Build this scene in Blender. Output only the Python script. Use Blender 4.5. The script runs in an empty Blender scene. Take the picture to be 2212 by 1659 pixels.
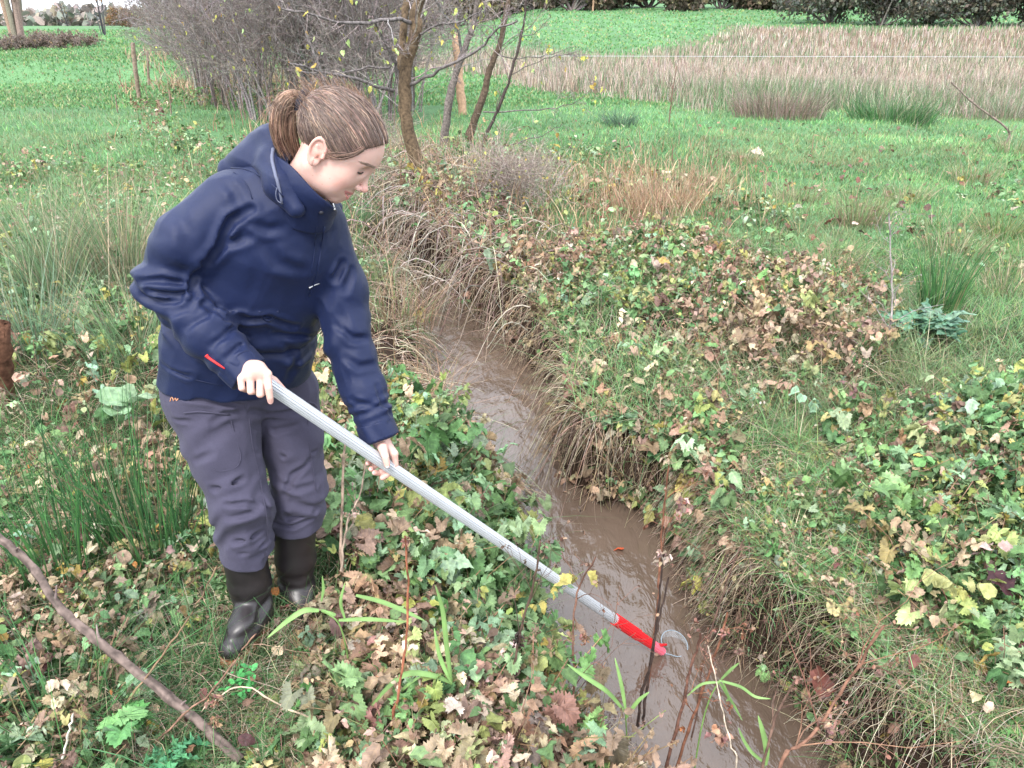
import os
import bpy, math, random
import numpy as np
from mathutils import Vector, Matrix
random.seed(7); rng = np.random.default_rng(11)
sc = bpy.context.scene
# ------------------------------------------------------------------ camera
PITCH = math.radians(24.94); CAMH = 1.65; FPX = 774.0
cam_d = bpy.data.cameras.new("camera"); cam = bpy.data.objects.new("camera", cam_d)
sc.collection.objects.link(cam); sc.camera = cam
cam_d.sensor_width = 36.0; cam_d.lens = FPX/1024*36.0
cam_d.clip_start = 0.05; cam_d.clip_end = 2000
cam.location = (0, 0, CAMH); cam.rotation_euler = (math.pi/2-PITCH, 0, 0)
# ------------------------------------------------------------------ light: overcast
world = bpy.data.worlds.new("World"); sc.world = world; world.use_nodes = True
nt = world.node_tree; bg = nt.nodes['Background']
SUN_EL, SUN_ROT = math.radians(52), math.radians(200)
sky = nt.nodes.new('ShaderNodeTexSky'); sky.sky_type = 'NISHITA'; sky.sun_disc = False
sky.sun_elevation = SUN_EL; sky.sun_rotation = SUN_ROT; sky.air_density = 1.0; sky.dust_density = 4.0; sky.ozone_density = 1.0
mixw = nt.nodes.new('ShaderNodeMix'); mixw.data_type = 'RGBA'; mixw.inputs[0].default_value = 0.8
mixw.inputs[7].default_value = (8.6, 9.0, 9.9, 1)      # the even cloud layer
nt.links.new(sky.outputs[0], mixw.inputs[6]); nt.links.new(mixw.outputs[2], bg.inputs[0])
bg.inputs[1].default_value = 0.125
sun_d = bpy.data.lights.new("sun", 'SUN'); sun_d.energy = 1.5; sun_d.angle = math.radians(14); sun_d.color = (1, .97, .93)
sun = bpy.data.objects.new("sun", sun_d); sc.collection.objects.link(sun)
sd = Vector((math.sin(SUN_ROT)*math.cos(SUN_EL), math.cos(SUN_ROT)*math.cos(SUN_EL), math.sin(SUN_EL)))
sun.rotation_euler = sd.to_track_quat('Z', 'Y').to_euler()
sc.view_settings.view_transform = 'Standard'; sc.view_settings.look = 'None'
sc.view_settings.exposure = 1.68; sc.view_settings.gamma = 1.0
sc.cycles.max_bounces = 5; sc.cycles.diffuse_bounces = 3; sc.cycles.glossy_bounces = 2
sc.cycles.transmission_bounces = 4; sc.cycles.transparent_max_bounces = 6; sc.cycles.use_denoising = True

# ------------------------------------------------------------------ picture -> place
S22 = 1024/2212.0
FW = np.array([0, math.cos(PITCH), -math.sin(PITCH)]); UPV = np.array([0, math.sin(PITCH), math.cos(PITCH)]); RT = np.array([1., 0, 0])
CAM = np.array([0, 0, CAMH])
def ray(u, v):
    return RT*((u*S22-512)/FPX) + UPV*((384-v*S22)/FPX) + FW
def W(u, v, Y):
    d = ray(u, v); return CAM + d*(Y/d[1])
def G(u, v, z=0.0):
    d = ray(u, v); return CAM + d*((z-CAMH)/d[2])
def GG(u, v, z=0.0):          # arrays
    u = np.asarray(u, float); v = np.asarray(v, float)
    dx = (u*S22-512)/FPX; dy = (384-v*S22)/FPX
    D = dx[:, None]*RT + dy[:, None]*UPV + FW
    t = (z-CAMH)/np.minimum(D[:, 2], -1e-3)
    return CAM + D*t[:, None]
def PX(P):
    q = np.atleast_2d(P)-CAM; dep = q@FW
    return np.stack([((q@RT)/dep*FPX+512)/S22, (384-(q@UPV)/dep*FPX)/S22], 1)

# ------------------------------------------------------------------ noise
_N2 = np.random.default_rng(3).random((256, 256)).astype(np.float32)
_N3 = np.random.default_rng(4).random((64, 64, 64)).astype(np.float32)
def noise2(x, y):
    x = np.asarray(x, float); y = np.asarray(y, float)
    xi = np.floor(x).astype(int); yi = np.floor(y).astype(int); fx = x-xi; fy = y-yi
    fx = fx*fx*(3-2*fx); fy = fy*fy*(3-2*fy)
    a = _N2[xi & 255, yi & 255]; b = _N2[(xi+1) & 255, yi & 255]; c = _N2[xi & 255, (yi+1) & 255]; d = _N2[(xi+1) & 255, (yi+1) & 255]
    return (a*(1-fx)+b*fx)*(1-fy)+(c*(1-fx)+d*fx)*fy
def fbm2(x, y, o=3):
    s = 0; a = .5; t = 0
    for i in range(o):
        s = s+a*noise2(x*2**i+17*i, y*2**i+5*i); t += a; a *= .5
    return s/t
def noise3(x, y, z):
    xi = np.floor(x).astype(np.int32); yi = np.floor(y).astype(np.int32); zi = np.floor(z).astype(np.int32)
    fx = (x-xi).astype(np.float32); fy = (y-yi).astype(np.float32); fz = (z-zi).astype(np.float32)
    fx = fx*fx*(3-2*fx); fy = fy*fy*(3-2*fy); fz = fz*fz*(3-2*fz)
    r = 0
    for i in (0, 1):
        for j in (0, 1):
            for k in (0, 1):
                r = r + _N3[(xi+i) & 63, (yi+j) & 63, (zi+k) & 63]*(fx if i else 1-fx)*(fy if j else 1-fy)*(fz if k else 1-fz)
    return r
def sst(x, a=0., b=1.):
    t = np.clip((x-a)/(b-a), 0, 1); return t*t*(3-2*t)
def A(*a): return np.array(a, float)
def nrm(v):
    v = np.asarray(v, float); return v/(np.linalg.norm(v, axis=-1, keepdims=True)+1e-12)

# ------------------------------------------------------------------ scene helpers
def tag(o, label=None, cat=None, group=None, kind=None):
    if label: o['label'] = label
    if cat: o['category'] = cat
    if group: o['group'] = group
    if kind: o['kind'] = kind
    return o
def empty(name, loc, label=None, cat=None, group=None, rz=0):
    o = bpy.data.objects.new(name, None); sc.collection.objects.link(o); o.location = tuple(loc); o.rotation_euler = (0, 0, rz)
    o.empty_display_size = .1
    return tag(o, label, cat, group)
def mesh(name, V, F, mat, parent=None, col=None, uv=None, smooth=True, origin=None):
    """link one mesh; V in world space when origin is None or the parent's location is subtracted"""
    V = np.asarray(V, np.float32)
    if origin is not None: V = V-np.asarray(origin, np.float32)
    F = np.asarray(F, np.int32); k = F.shape[1]; m = len(F)
    me = bpy.data.meshes.new(name)
    me.vertices.add(len(V)); me.vertices.foreach_set('co', V.ravel())
    me.loops.add(m*k); me.loops.foreach_set('vertex_index', F.ravel())
    me.polygons.add(m); me.polygons.foreach_set('loop_start', np.arange(m, dtype=np.int32)*k)
    me.polygons.foreach_set('loop_total', np.full(m, k, np.int32))
    me.polygons.foreach_set('use_smooth', np.full(m, smooth, bool))
    me.update(calc_edges=True)
    if col is not None:
        c = np.ones((len(V), 4), np.float32); c[:, :3] = col
        me.attributes.new('col', 'FLOAT_COLOR', 'POINT').data.foreach_set('color', c.ravel())
    if uv is not None:
        a = me.attributes.new('lv', 'FLOAT_VECTOR', 'POINT'); q = np.zeros((len(V), 3), np.float32); q[:, :uv.shape[1]] = uv
        a.data.foreach_set('vector', q.ravel())
    if mat: me.materials.append(mat)
    o = bpy.data.objects.new(name, me); sc.collection.objects.link(o)
    if parent is not None: o.parent = parent
    return o
class Bag:
    """collects triangles for one mesh"""
    def __init__(s): s.V = []; s.F = []; s.C = []; s.U = []; s.n = 0
    def add(s, V, F, C, U=None):
        F = np.asarray(F)
        if F.shape[1] == 4: F = np.concatenate([F[:, [0, 1, 2]], F[:, [0, 2, 3]]])
        V = np.asarray(V, np.float32)
        C = np.asarray(C, np.float32)
        if C.ndim == 1: C = np.tile(C, (len(V), 1))
        s.V.append(V); s.F.append(F+s.n); s.C.append(C); s.n += len(V)
        s.U.append(np.zeros((len(V), 2), np.float32) if U is None else np.asarray(U, np.float32))
        return s
    def build(s, name, mat, parent=None, origin=None, smooth=True):
        if not s.V: return None
        return mesh(name, np.concatenate(s.V), np.concatenate(s.F), mat, parent, np.concatenate(s.C), np.concatenate(s.U), smooth, origin)

# ------------------------------------------------------------------ materials
def M(name, rough=.6, spec=.4):
    m = bpy.data.materials.new(name); m.use_nodes = True; n = m.node_tree; p = n.nodes['Principled BSDF']
    p.inputs['Roughness'].default_value = rough; p.inputs['Specular IOR Level'].default_value = spec
    return m, n, p
def nd(n, t, **kw):
    x = n.nodes.new(t)
    for k, v in kw.items():
        if k.startswith('i_'): x.inputs[int(k[2:])].default_value = v
        else: setattr(x, k, v)
    return x
def ramp(n, stops, src):
    r = nd(n, 'ShaderNodeValToRGB'); e = r.color_ramp.elements
    while len(e) < len(stops): e.new(.5)
    for q, (p, c) in zip(e, stops): q.position = p; q.color = (*c, 1)
    n.links.new(src, r.inputs[0]); return r.outputs[0]
def bump(n, p, src, strength, dist=.01):
    b = nd(n, 'ShaderNodeBump'); b.inputs['Strength'].default_value = strength; b.inputs['Distance'].default_value = dist
    n.links.new(src, b.inputs['Height']); n.links.new(b.outputs[0], p.inputs['Normal'])
def ntex(n, scale, detail=4, rough=.55, vec=None, dim='3D'):
    t = nd(n, 'ShaderNodeTexNoise'); t.inputs['Scale'].default_value = scale; t.inputs['Detail'].default_value = detail; t.inputs['Roughness'].default_value = rough
    if vec is None:
        c = nd(n, 'ShaderNodeTexCoord'); vec = c.outputs['Object']
    n.links.new(vec, t.inputs['Vector']); return t
def mixc(n, fac, a, b, mode='MIX'):
    x = nd(n, 'ShaderNodeMix', data_type='RGBA', blend_type=mode)
    for i, s in ((0, fac), (6, a), (7, b)):
        if hasattr(s, 'links'): n.links.new(s, x.inputs[i])
        else: x.inputs[i].default_value = s
    return x.outputs[2]
def leafy(name, transl=.3, rough=.5, spec=.35, veins=False, nscale=60, namp=(.65, 1.25)):
    m, n, p = M(name, rough, spec)
    a = nd(n, 'ShaderNodeAttribute', attribute_name='col')
    t = ntex(n, nscale, 3)
    r = nd(n, 'ShaderNodeMapRange'); n.links.new(t.outputs[0], r.inputs[0])
    r.inputs[1].default_value = .3; r.inputs[2].default_value = .7; r.inputs[3].default_value = namp[0]; r.inputs[4].default_value = namp[1]
    c = mixc(n, 1.0, a.outputs['Color'], r.outputs[0], 'MULTIPLY')
    if veins:
        l = nd(n, 'ShaderNodeAttribute', attribute_name='lv')
        sx = nd(n, 'ShaderNodeSeparateXYZ'); n.links.new(l.outputs['Vector'], sx.inputs[0])
        ab = nd(n, 'ShaderNodeMath', operation='ABSOLUTE'); n.links.new(sx.outputs[0], ab.inputs[0])
        # side veins run obliquely away from the midrib
        k = nd(n, 'ShaderNodeMath', operation='MULTIPLY_ADD'); n.links.new(ab.outputs[0], k.inputs[0]); k.inputs[1].default_value = -.8; n.links.new(sx.outputs[1], k.inputs[2])
        k2 = nd(n, 'ShaderNodeMath', operation='MULTIPLY'); n.links.new(k.outputs[0], k2.inputs[0]); k2.inputs[1].default_value = 34
        sn = nd(n, 'ShaderNodeMath', operation='SINE'); n.links.new(k2.outputs[0], sn.inputs[0])
        mr = nd(n, 'ShaderNodeMapRange'); n.links.new(sn.outputs[0], mr.inputs[0]); mr.inputs[1].default_value = .75; mr.inputs[2].default_value = 1
        mid = nd(n, 'ShaderNodeMapRange'); n.links.new(ab.outputs[0], mid.inputs[0]); mid.inputs[1].default_value = .05; mid.inputs[2].default_value = .0
        mx = nd(n, 'ShaderNodeMath', operation='MAXIMUM'); n.links.new(mr.outputs[0], mx.inputs[0]); n.links.new(mid.outputs[0], mx.inputs[1])
        ml = nd(n, 'ShaderNodeMath', operation='MULTIPLY'); n.links.new(mx.outputs[0], ml.inputs[0]); ml.inputs[1].default_value = .45
        lt = mixc(n, 1.0, c, (1.6, 1.55, 1.3, 1), 'MULTIPLY')
        c = mixc(n, ml.outputs[0], c, lt)
        bump(n, p, mx.outputs[0], .5, .002)
    n.links.new(c, p.inputs['Base Color'])
    if transl > 0:
        tr = nd(n, 'ShaderNodeBsdfTranslucent'); n.links.new(c, tr.inputs[0])
        ms = nd(n, 'ShaderNodeMixShader'); ms.inputs[0].default_value = transl
        n.links.new(p.outputs[0], ms.inputs[1]); n.links.new(tr.outputs[0], ms.inputs[2])
        n.links.new(ms.outputs[0], n.nodes['Material Output'].inputs[0])
    return m
MAT = {}
MAT['leaf'] = leafy('leaf', .22, .55, .25, veins=True, nscale=45, namp=(.6, 1.3))
MAT['grass'] = leafy('grass', .3, .5, .3, nscale=9)
MAT['straw'] = leafy('straw', .15, .6, .25, nscale=40)
MAT['bark'] = leafy('bark', 0, .8, .2, nscale=35, namp=(.45, 1.5))
def flatmat(name, colour, rough=.5, spec=.4, metal=0, nscale=30, amp=.12, bstr=0, bdist=.001, bscale=300):
    m, n, p = M(name, rough, spec); p.inputs['Metallic'].default_value = metal
    t = ntex(n, nscale, 4)
    c = ramp(n, [(.25, [q*(1-amp) for q in colour]), (.75, [min(1, q*(1+amp)) for q in colour])], t.outputs[0])
    n.links.new(c, p.inputs['Base Color'])
    if bstr: bump(n, p, ntex(n, bscale, 3).outputs[0], bstr, bdist)
    return m

# ------------------------------------------------------------------ implicit shapes
def surfnets(f, lo, hi, h):
    lo = np.array(lo, float); hi = np.array(hi, float)
    n = np.ceil((hi-lo)/h).astype(int)+1
    ax = [lo[i]+np.arange(n[i])*h for i in range(3)]
    D = np.empty(tuple(n), np.float32); step = max(1, int(600000/(n[1]*n[2])))
    for i in range(0, n[0], step):
        X, Y, Z = np.meshgrid(ax[0][i:i+step], ax[1], ax[2], indexing='ij')
        D[i:i+step] = f(np.stack([X.ravel(), Y.ravel(), Z.ravel()], 1)).reshape(X.shape)
    S = D < 0
    nx, ny, nz = n
    c = np.zeros((nx-1, ny-1, nz-1), np.int8)
    for a in (0, 1):
        for b in (0, 1):
            for d in (0, 1): c += S[a:nx-1+a, b:ny-1+b, d:nz-1+d]
    act = (c > 0) & (c < 8); idx = -np.ones(act.shape, np.int64); I = np.argwhere(act); idx[act] = np.arange(len(I))
    acc = np.zeros((len(I), 3)); cnt = np.zeros(len(I))
    cor = [(a, b, d) for a in (0, 1) for b in (0, 1) for d in (0, 1)]
    val = {q: D[I[:, 0]+q[0], I[:, 1]+q[1], I[:, 2]+q[2]] for q in cor}
    for q in cor:
        for k in range(3):
            if q[k] == 0:
                r = list(q); r[k] = 1; r = tuple(r); a = val[q]; b = val[r]
                m = (a < 0) != (b < 0); t = np.where(m, a/np.where(a == b, 1, a-b), 0)
                p = np.tile(np.array(q, float), (len(I), 1)); p[:, k] += t
                acc += p*m[:, None]; cnt += m
    V = lo+(I+acc/np.maximum(cnt, 1)[:, None])*h
    Fs = []
    for k in range(3):
        a, b = (k+1) % 3, (k+2) % 3
        s0 = [slice(None)]*3; s1 = [slice(None)]*3; s0[k] = slice(0, -1); s1[k] = slice(1, None)
        A = S[tuple(s0)]; B = S[tuple(s1)]; E = np.argwhere(A != B)
        ok = (E[:, a] > 0) & (E[:, b] > 0) & (E[:, a] < n[a]-1) & (E[:, b] < n[b]-1); E = E[ok]
        def g(da, db):
            q = E.copy(); q[:, a] -= da; q[:, b] -= db; return idx[q[:, 0], q[:, 1], q[:, 2]]
        Q = np.stack([g(1, 1), g(0, 1), g(0, 0), g(1, 0)], 1)
        fl = ~A[E[:, 0], E[:, 1], E[:, 2]]
        Q[fl] = Q[fl][:, ::-1]; Fs.append(Q)
    F = np.concatenate(Fs); F = F[(F >= 0).all(1)]
    return V, F
def smin(a, b, k):
    h = np.clip(.5+.5*(b-a)/k, 0, 1); return b*(1-h)+a*h-k*h*(1-h)
def smax(a, b, k): return -smin(-a, -b, k)
def sph(P, c, r): return np.linalg.norm(P-np.asarray(c), axis=1)-r
def ell(P, c, r, R=None):
    q = P-np.asarray(c)
    if R is not None: q = q@np.asarray(R).T
    r = np.asarray(r, float); k0 = np.linalg.norm(q/r, axis=1); k1 = np.linalg.norm(q/(r*r), axis=1)
    return k0*(k0-1)/np.maximum(k1, 1e-6)
def cone(P, a, b, ra, rb):
    a = np.asarray(a, float); b = np.asarray(b, float); ab = b-a
    t = np.clip(((P-a)@ab)/(ab@ab), 0, 1)
    return np.linalg.norm(P-a-t[:, None]*ab, axis=1)-(ra+(rb-ra)*t)
def chain(P, pts, rad, k=.0):
    d = None
    for i in range(len(pts)-1):
        c = cone(P, pts[i], pts[i+1], rad[i], rad[i+1]); d = c if d is None else (np.minimum(d, c) if k == 0 else smin(d, c, k))
    return d
def loft(P, nodes, k=.01):
    """nodes: (centre, lateral dir, half width along it, half depth)"""
    d = None
    for (c0, u0, a0, b0), (c1, u1, a1, b1) in zip(nodes[:-1], nodes[1:]):
        c0 = np.asarray(c0); c1 = np.asarray(c1); ax = c1-c0; L = np.linalg.norm(ax); ax = ax/L
        t = np.clip(((P-c0)@ax)/L, 0, 1)
        u = np.asarray(u0)*(1-t[:, None])+np.asarray(u1)*t[:, None]
        u = u-(u@ax)[:, None]*ax; u /= np.linalg.norm(u, axis=1)[:, None]
        v = np.cross(ax, u)
        q = P-c0-(t*L)[:, None]*ax
        a = a0+(a1-a0)*t; b = b0+(b1-b0)*t
        w = q@ax; uu = np.einsum('ij,ij->i', q, u); vv = np.einsum('ij,ij->i', q, v); mn = np.minimum(a, b)
        e = np.sqrt((uu/a)**2+(vv/b)**2+(w/mn)**2); g = np.sqrt((uu/a**2)**2+(vv/b**2)**2+(w/mn**2)**2)+1e-6
        s = e*(e-1)/g
        d = s if d is None else smin(d, s, k)
    return d
def plane(P, p, n): return (P-np.asarray(p))@nrm(n)
def march(f, u, v, t0=1.0, t1=3.2):
    """first surface hit seen through picture point"""
    d = nrm(ray(u, v)); t = t0
    for _ in range(120):
        s = float(f((CAM+d*t)[None])[0])
        if s < .0004: break
        t += s*.7
        if t > t1: return None
    p = CAM+d*t; e = .002
    g = np.array([float(f((p+q)[None])[0]-f((p-q)[None])[0]) for q in np.eye(3)*e])
    return p, nrm(g)

# ------------------------------------------------------------------ tubes and blades, in bulk
def tubes(P, R, sides=4):
    """P (N,n,3), R (N,n) -> V, F"""
    N, n, _ = P.shape
    T = np.gradient(P, axis=1); T = nrm(T)
    ref = np.where(np.abs(T[..., 2:3]) > .85, np.array([1., 0, 0]), np.array([0, 0, 1.]))
    A = nrm(np.cross(T, ref)); B = np.cross(T, A)
    th = np.arange(sides)/sides*2*np.pi
    ring = A[:, :, None]*np.cos(th)[None, None, :, None]+B[:, :, None]*np.sin(th)[None, None, :, None]
    V = P[:, :, None]+ring*R[:, :, None, None]
    V = V.reshape(-1, 3)
    i = np.arange(n-1)[:, None]; j = np.arange(sides)[None]
    q = np.stack([i*sides+j, i*sides+(j+1) % sides, (i+1)*sides+(j+1) % sides, (i+1)*sides+j], -1).reshape(-1, 4)
    F = (np.arange(N)[:, None, None]*n*sides+q[None]).reshape(-1, 4)
    return V, F
def smoothpts(pts, n):
    pts = np.asarray(pts, float); m = len(pts)
    t = np.linspace(0, m-1, n); i = np.clip(np.floor(t).astype(int), 0, m-2); f = (t-i)[:, None]
    p = np.concatenate([[2*pts[0]-pts[1]], pts, [2*pts[-1]-pts[-2]]])
    p0, p1, p2, p3 = p[i], p[i+1], p[i+2], p[i+3]
    return .5*((2*p1)+(-p0+p2)*f+(2*p0-5*p1+4*p2-p3)*f**2+(-p0+3*p1-3*p2+p3)*f**3)
def tube1(pts, rad, n=16, sides=8, cap=True):
    P = smoothpts(pts, n); r = np.interp(np.linspace(0, 1, n), np.linspace(0, 1, len(rad)), rad)
    if cap:
        d0 = nrm(P[1]-P[0]); d1 = nrm(P[-1]-P[-2])
        P = np.concatenate([[P[0]-d0*1e-5], P, [P[-1]+d1*1e-5]]); r = np.concatenate([[1e-5], r, [1e-5]])
    return tubes(P[None], r[None], sides)
def blades(P, H, Wd, az, bend, col, seg=3, droop=.5, face=None, r=rng, tipcol=None):
    N = len(P); t = np.linspace(0, 1, seg+1)
    d = np.stack([np.cos(az), np.sin(az), np.zeros(N)], 1)
    fa = r.random(N)*np.pi*2 if face is None else face
    s = np.stack([np.cos(fa), np.sin(fa), np.zeros(N)], 1)
    hor = bend[:, None]*t[None]**1.6; ver = t[None]-droop*bend[:, None]*t[None]**2*.6
    S = P[:, None]+d[:, None]*(hor*H[:, None])[..., None]+np.array([0, 0, 1.])*(ver*H[:, None])[..., None]
    w = Wd[:, None]*(1-t[None]**1.5)*.5
    Lf = S[:, :-1]-s[:, None]*w[:, :-1, None]; Rt = S[:, :-1]+s[:, None]*w[:, :-1, None]
    V = np.concatenate([np.stack([Lf, Rt], 2).reshape(N, seg*2, 3), S[:, -1:]], 1)
    nv = seg*2+1
    tri = []
    for i in range(seg-1):
        a = i*2; tri += [(a, a+1, a+3), (a, a+3, a+2)]
    tri.append(((seg-1)*2, (seg-1)*2+1, seg*2))
    F = (np.arange(N)[:, None, None]*nv+np.array(tri)[None]).reshape(-1, 3)
    C = np.repeat(col, nv, axis=0)
    if tipcol is not None:
        tt = np.concatenate([np.repeat(t[:-1], 2), [1]])[None, :, None]**2
        C = (col[:, None]*(1-tt)+tipcol[:, None]*tt).reshape(-1, 3)
    return V.reshape(-1, 3), F, C
def pal(colours, weights, N, var=.18, r=rng):
    c = np.array(colours); w = np.array(weights, float); k = r.choice(len(c), N, p=w/w.sum())
    return np.clip(c[k]*(1+r.normal(0, var, (N, 1)))*(1+r.normal(0, var*.35, (N, 3))), .004, .9)
# ------------------------------------------------------------------ the person
def A(*a): return np.array(a, float)
J = dict(
 rsh=W(468, 432, 1.83), lsh=W(718, 500, 2.00), relb=W(352, 612, 1.80), rwr=W(532, 803, 1.72),
 lelb=W(752, 738, 1.93), lwr=W(820, 940, 1.84),
 hip=W(515, 800, 2.0), rhip=W(448, 850, 1.95), lhip=W(612, 848, 2.07),
 rkn=W(520, 1085, 1.86), lkn=W(646, 1050, 2.0), rank=W(548, 1310, 1.87), lank=W(640, 1262, 1.985),
 neck=W(655, 400, 1.89))
LAT_H = nrm(J['lhip']-J['rhip']); LAT_S = nrm(J['lsh']-J['rsh'])
# pole line
PA = W(572, 826, 1.70); PB = W(1432, 1408, 2.215); PD = nrm(PB-PA)
def pole_at(u):           # point of the pole's axis seen at picture column u
    a, b = 0., 1.
    for _ in range(40):
        m = (a+b)/2
        if PX(PA+(PB-PA)*m)[0, 0] < u: a = m
        else: b = m
    return PA+(PB-PA)*a
# head frame
HF = PX  # noqa
def head_frame(tilt=34, roll=20, yaw=13):
    c = W(739, 321, 1.85); n = nrm(CAM-c)
    r0 = nrm(np.cross(UPV, n)); u0 = np.cross(n, r0)
    t = math.radians(tilt); f = r0*math.cos(t)-u0*math.sin(t); up0 = r0*math.sin(t)+u0*math.cos(t)
    p = math.radians(roll); up = up0*math.cos(p)+n*math.sin(p)
    y = math.radians(yaw); right = np.cross(f, up); f = f*math.cos(y)+right*math.sin(y); right = np.cross(f, up)
    return c, f, -right, up
HC, HX, HY, HZ = head_frame()
HR = np.stack([HX, HY, HZ])           # rows: local axes in the world
def hloc(P): return (P-HC)@HR.T
def hw(*p): return HC+np.asarray(p, float)@HR

def head_sdf(P):
    q = hloc(P); q2 = q.copy(); q2[:, 1] = np.abs(q[:, 1])       # mirror
    d = ell(q, (-.018, 0, .028), (.098, .074, .082))
    d = smin(d, ell(q, (.022, 0, .012), (.060, .062, .070)), .03)          # forehead
    d = smin(d, ell(q, (.020, 0, -.045), (.052, .050, .062)), .03)         # midface
    d = smin(d, cone(q2, (-.022, .046, -.058), (.044, .013, -.096), .022, .017), .03)   # jaw
    d = smin(d, sph(q, (.0525, 0, -.099), .0140), .018)                      # chin
    d = smin(d, ell(q2, (.040, .034, -.034), (.026, .026, .027)), .030)     # cheek
    d = smin(d, cone(q2, (.069, .008, .021), (.055, .040, .020), .008, .008), .014)    # brow
    d = smax(d, -sph(q2, (.0825, .033, .003), .0125), .012)                 # socket
    d = smin(d, ell(q2, (.0590, .031, .002), (.0125, .0145, .0105)), .003)   # closed lid
    d = smin(d, cone(q, (.0715, 0, .007), (.0915, 0, -.037), .0055, .0070), .009)        # nose
    d = smin(d, ell(q, (.0930, 0, -.0405), (.0092, .0088, .0080)), .007)
    d = smin(d, ell(q2, (.0815, .0105, -.0440), (.0095, .0065, .0062)), .004)
    d = smax(d, -ell(q2, (.0855, .0068, -.0505), (.0052, .0032, .0042)), .0015)
    d = smin(d, ell(q, (.0575, 0, -.071), (.0185, .027, .020)), .020)         # muzzle
    mx = .0925-np.clip(q2[:, 1], 0, .03)**2*18
    m = q.copy()
    d = smin(d, chain(q2, [(.0755, .002, -.0680), (.0665, .021, -.0640), (.0520, .0365, -.0585)], [.0038, .0032, .0020]), .004)   # upper lip
    d = smin(d, chain(q2, [(.0715, .001, -.0865), (.0640, .018, -.0750), (.0515, .0360, -.0605)], [.0052, .0042, .0020]), .004)   # lower lip
    d = smax(d, -chain(q2, [(.0810, .000, -.0770), (.0710, .0225, -.0685), (.0555, .0365, -.0595)], [.0052, .0040, .0012]), .0010)   # opening between the lips
    d = smin(d, ell(q2, (.030, .034, -.064), (.026, .021, .026)), .02)
    # ear
    e = q2-np.array([-.022, .072, -.014]); a = math.radians(12)
    ex = e[:, 0]*math.cos(a)+e[:, 2]*math.sin(a); ez = -e[:, 0]*math.sin(a)+e[:, 2]*math.cos(a); ey = e[:, 1]-.30*(-ex)-.004
    el = np.stack([ex, ey, ez], 1)
    rr = np.sqrt((ex/.0165)**2+((ez-.002)/.0285)**2)
    taper = np.clip(1+ez/.07, .6, 1)
    rim = np.sqrt(((rr-1)*.018*taper)**2+(ey-.004)**2)-.0034
    rim = np.where((ez < -.012) & (ex > 0), rim+.004, rim)
    disc = ell(el, (0, 0, 0), (.0165, .0035, .028))
    lobe = ell(el, (.002, .001, -.027), (.0085, .0045, .0085))
    ear = smin(smin(disc, rim, .003), lobe, .005)
    ear = smax(ear, -ell(el, (.003, .0055, -.003), (.0085, .0065, .0125)), .003)
    ear = smin(ear, cone(el, (-.004, .003, .012), (.001, .003, -.012), .0025, .0028), .003)
    ear = smin(ear, ell(el, (.0115, .001, -.008), (.004, .004, .006)), .003)
    ear = smin(ear, cone(q2, (-.016, .062, -.014), (-.020, .074, -.016), .012, .008), .006)
    d = smin(d, ear, .004)
    # neck
    nb = hloc(J['neck'][None])[0]
    d = smin(d, loft(q, [((-.030, 0, -.035), (0, 1, 0), .054, .052), ((-.02, 0, -.085), (0, 1, 0), .052, .05), (nb, (0, 1, 0), .058, .055)], .02), .02)
    return d

def hand_sdf(P, fingers, palm):
    d = None
    for pts, rad in fingers:
        c = chain(P, pts, rad)
        d = c if d is None else np.minimum(d, c)+0  # fingers stay apart
    pd = None
    for a, b, ra, rb in palm:
        c = cone(P, a, b, ra, rb); pd = c if pd is None else smin(pd, c, .012)
    return smin(d, pd, .006)
# right hand: palm over the pole's butt, fingers folded round it, thumb along the near side
o_ = nrm(CAM-PA)                                        # towards the viewer
def off(p, k): return p+o_*k
def Wp(u, v, k=0.0, base=None):
    """point seen at (u,v) on the plane through the pole facing the camera, k metres nearer"""
    b = PA if base is None else base
    d = nrm(ray(u, v)); n = nrm(CAM-b); t = ((b-CAM)@n)/(d@n)
    return CAM+d*t*(1)+n*k
RP = pole_at(590)
r_f = []
for kn, mid, tip, r in [((521, 820), (523, 838), (531, 842), .0078),
                        ((541, 815), (542, 845), (553, 846), .0088), ((563, 812), (562, 851), (572, 846), .0092)]:
    r_f.append(([Wp(*kn, .030), Wp(*mid, .030), Wp(*tip, .005)], [r*1.05, r, r*.85]))
r_f.append(([Wp(577, 810, .034), Wp(580, 838, .038), Wp(583, 858, .030), Wp(584, 866, .024)], [.0098, .0092, .0080, .0070]))   # index, straight
r_f.append(([Wp(560, 805, .0), Wp(592, 822, -.016), Wp(612, 842, -.02)], [.011, .010, .008]))       # thumb behind the pole
r_palm = [(Wp(545, 800, .026), Wp(524, 815, .028), .015, .0095), (Wp(550, 798, .028), Wp(543, 811, .030), .016, .0105),
          (Wp(555, 797, .030), Wp(562, 809, .032), .016, .0108), (Wp(562, 797, .028), Wp(577, 808, .034), .015, .0108),
          (J['rwr']+(J['relb']-J['rwr'])*.12, Wp(551, 800, .026), .021, .019)]
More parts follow.
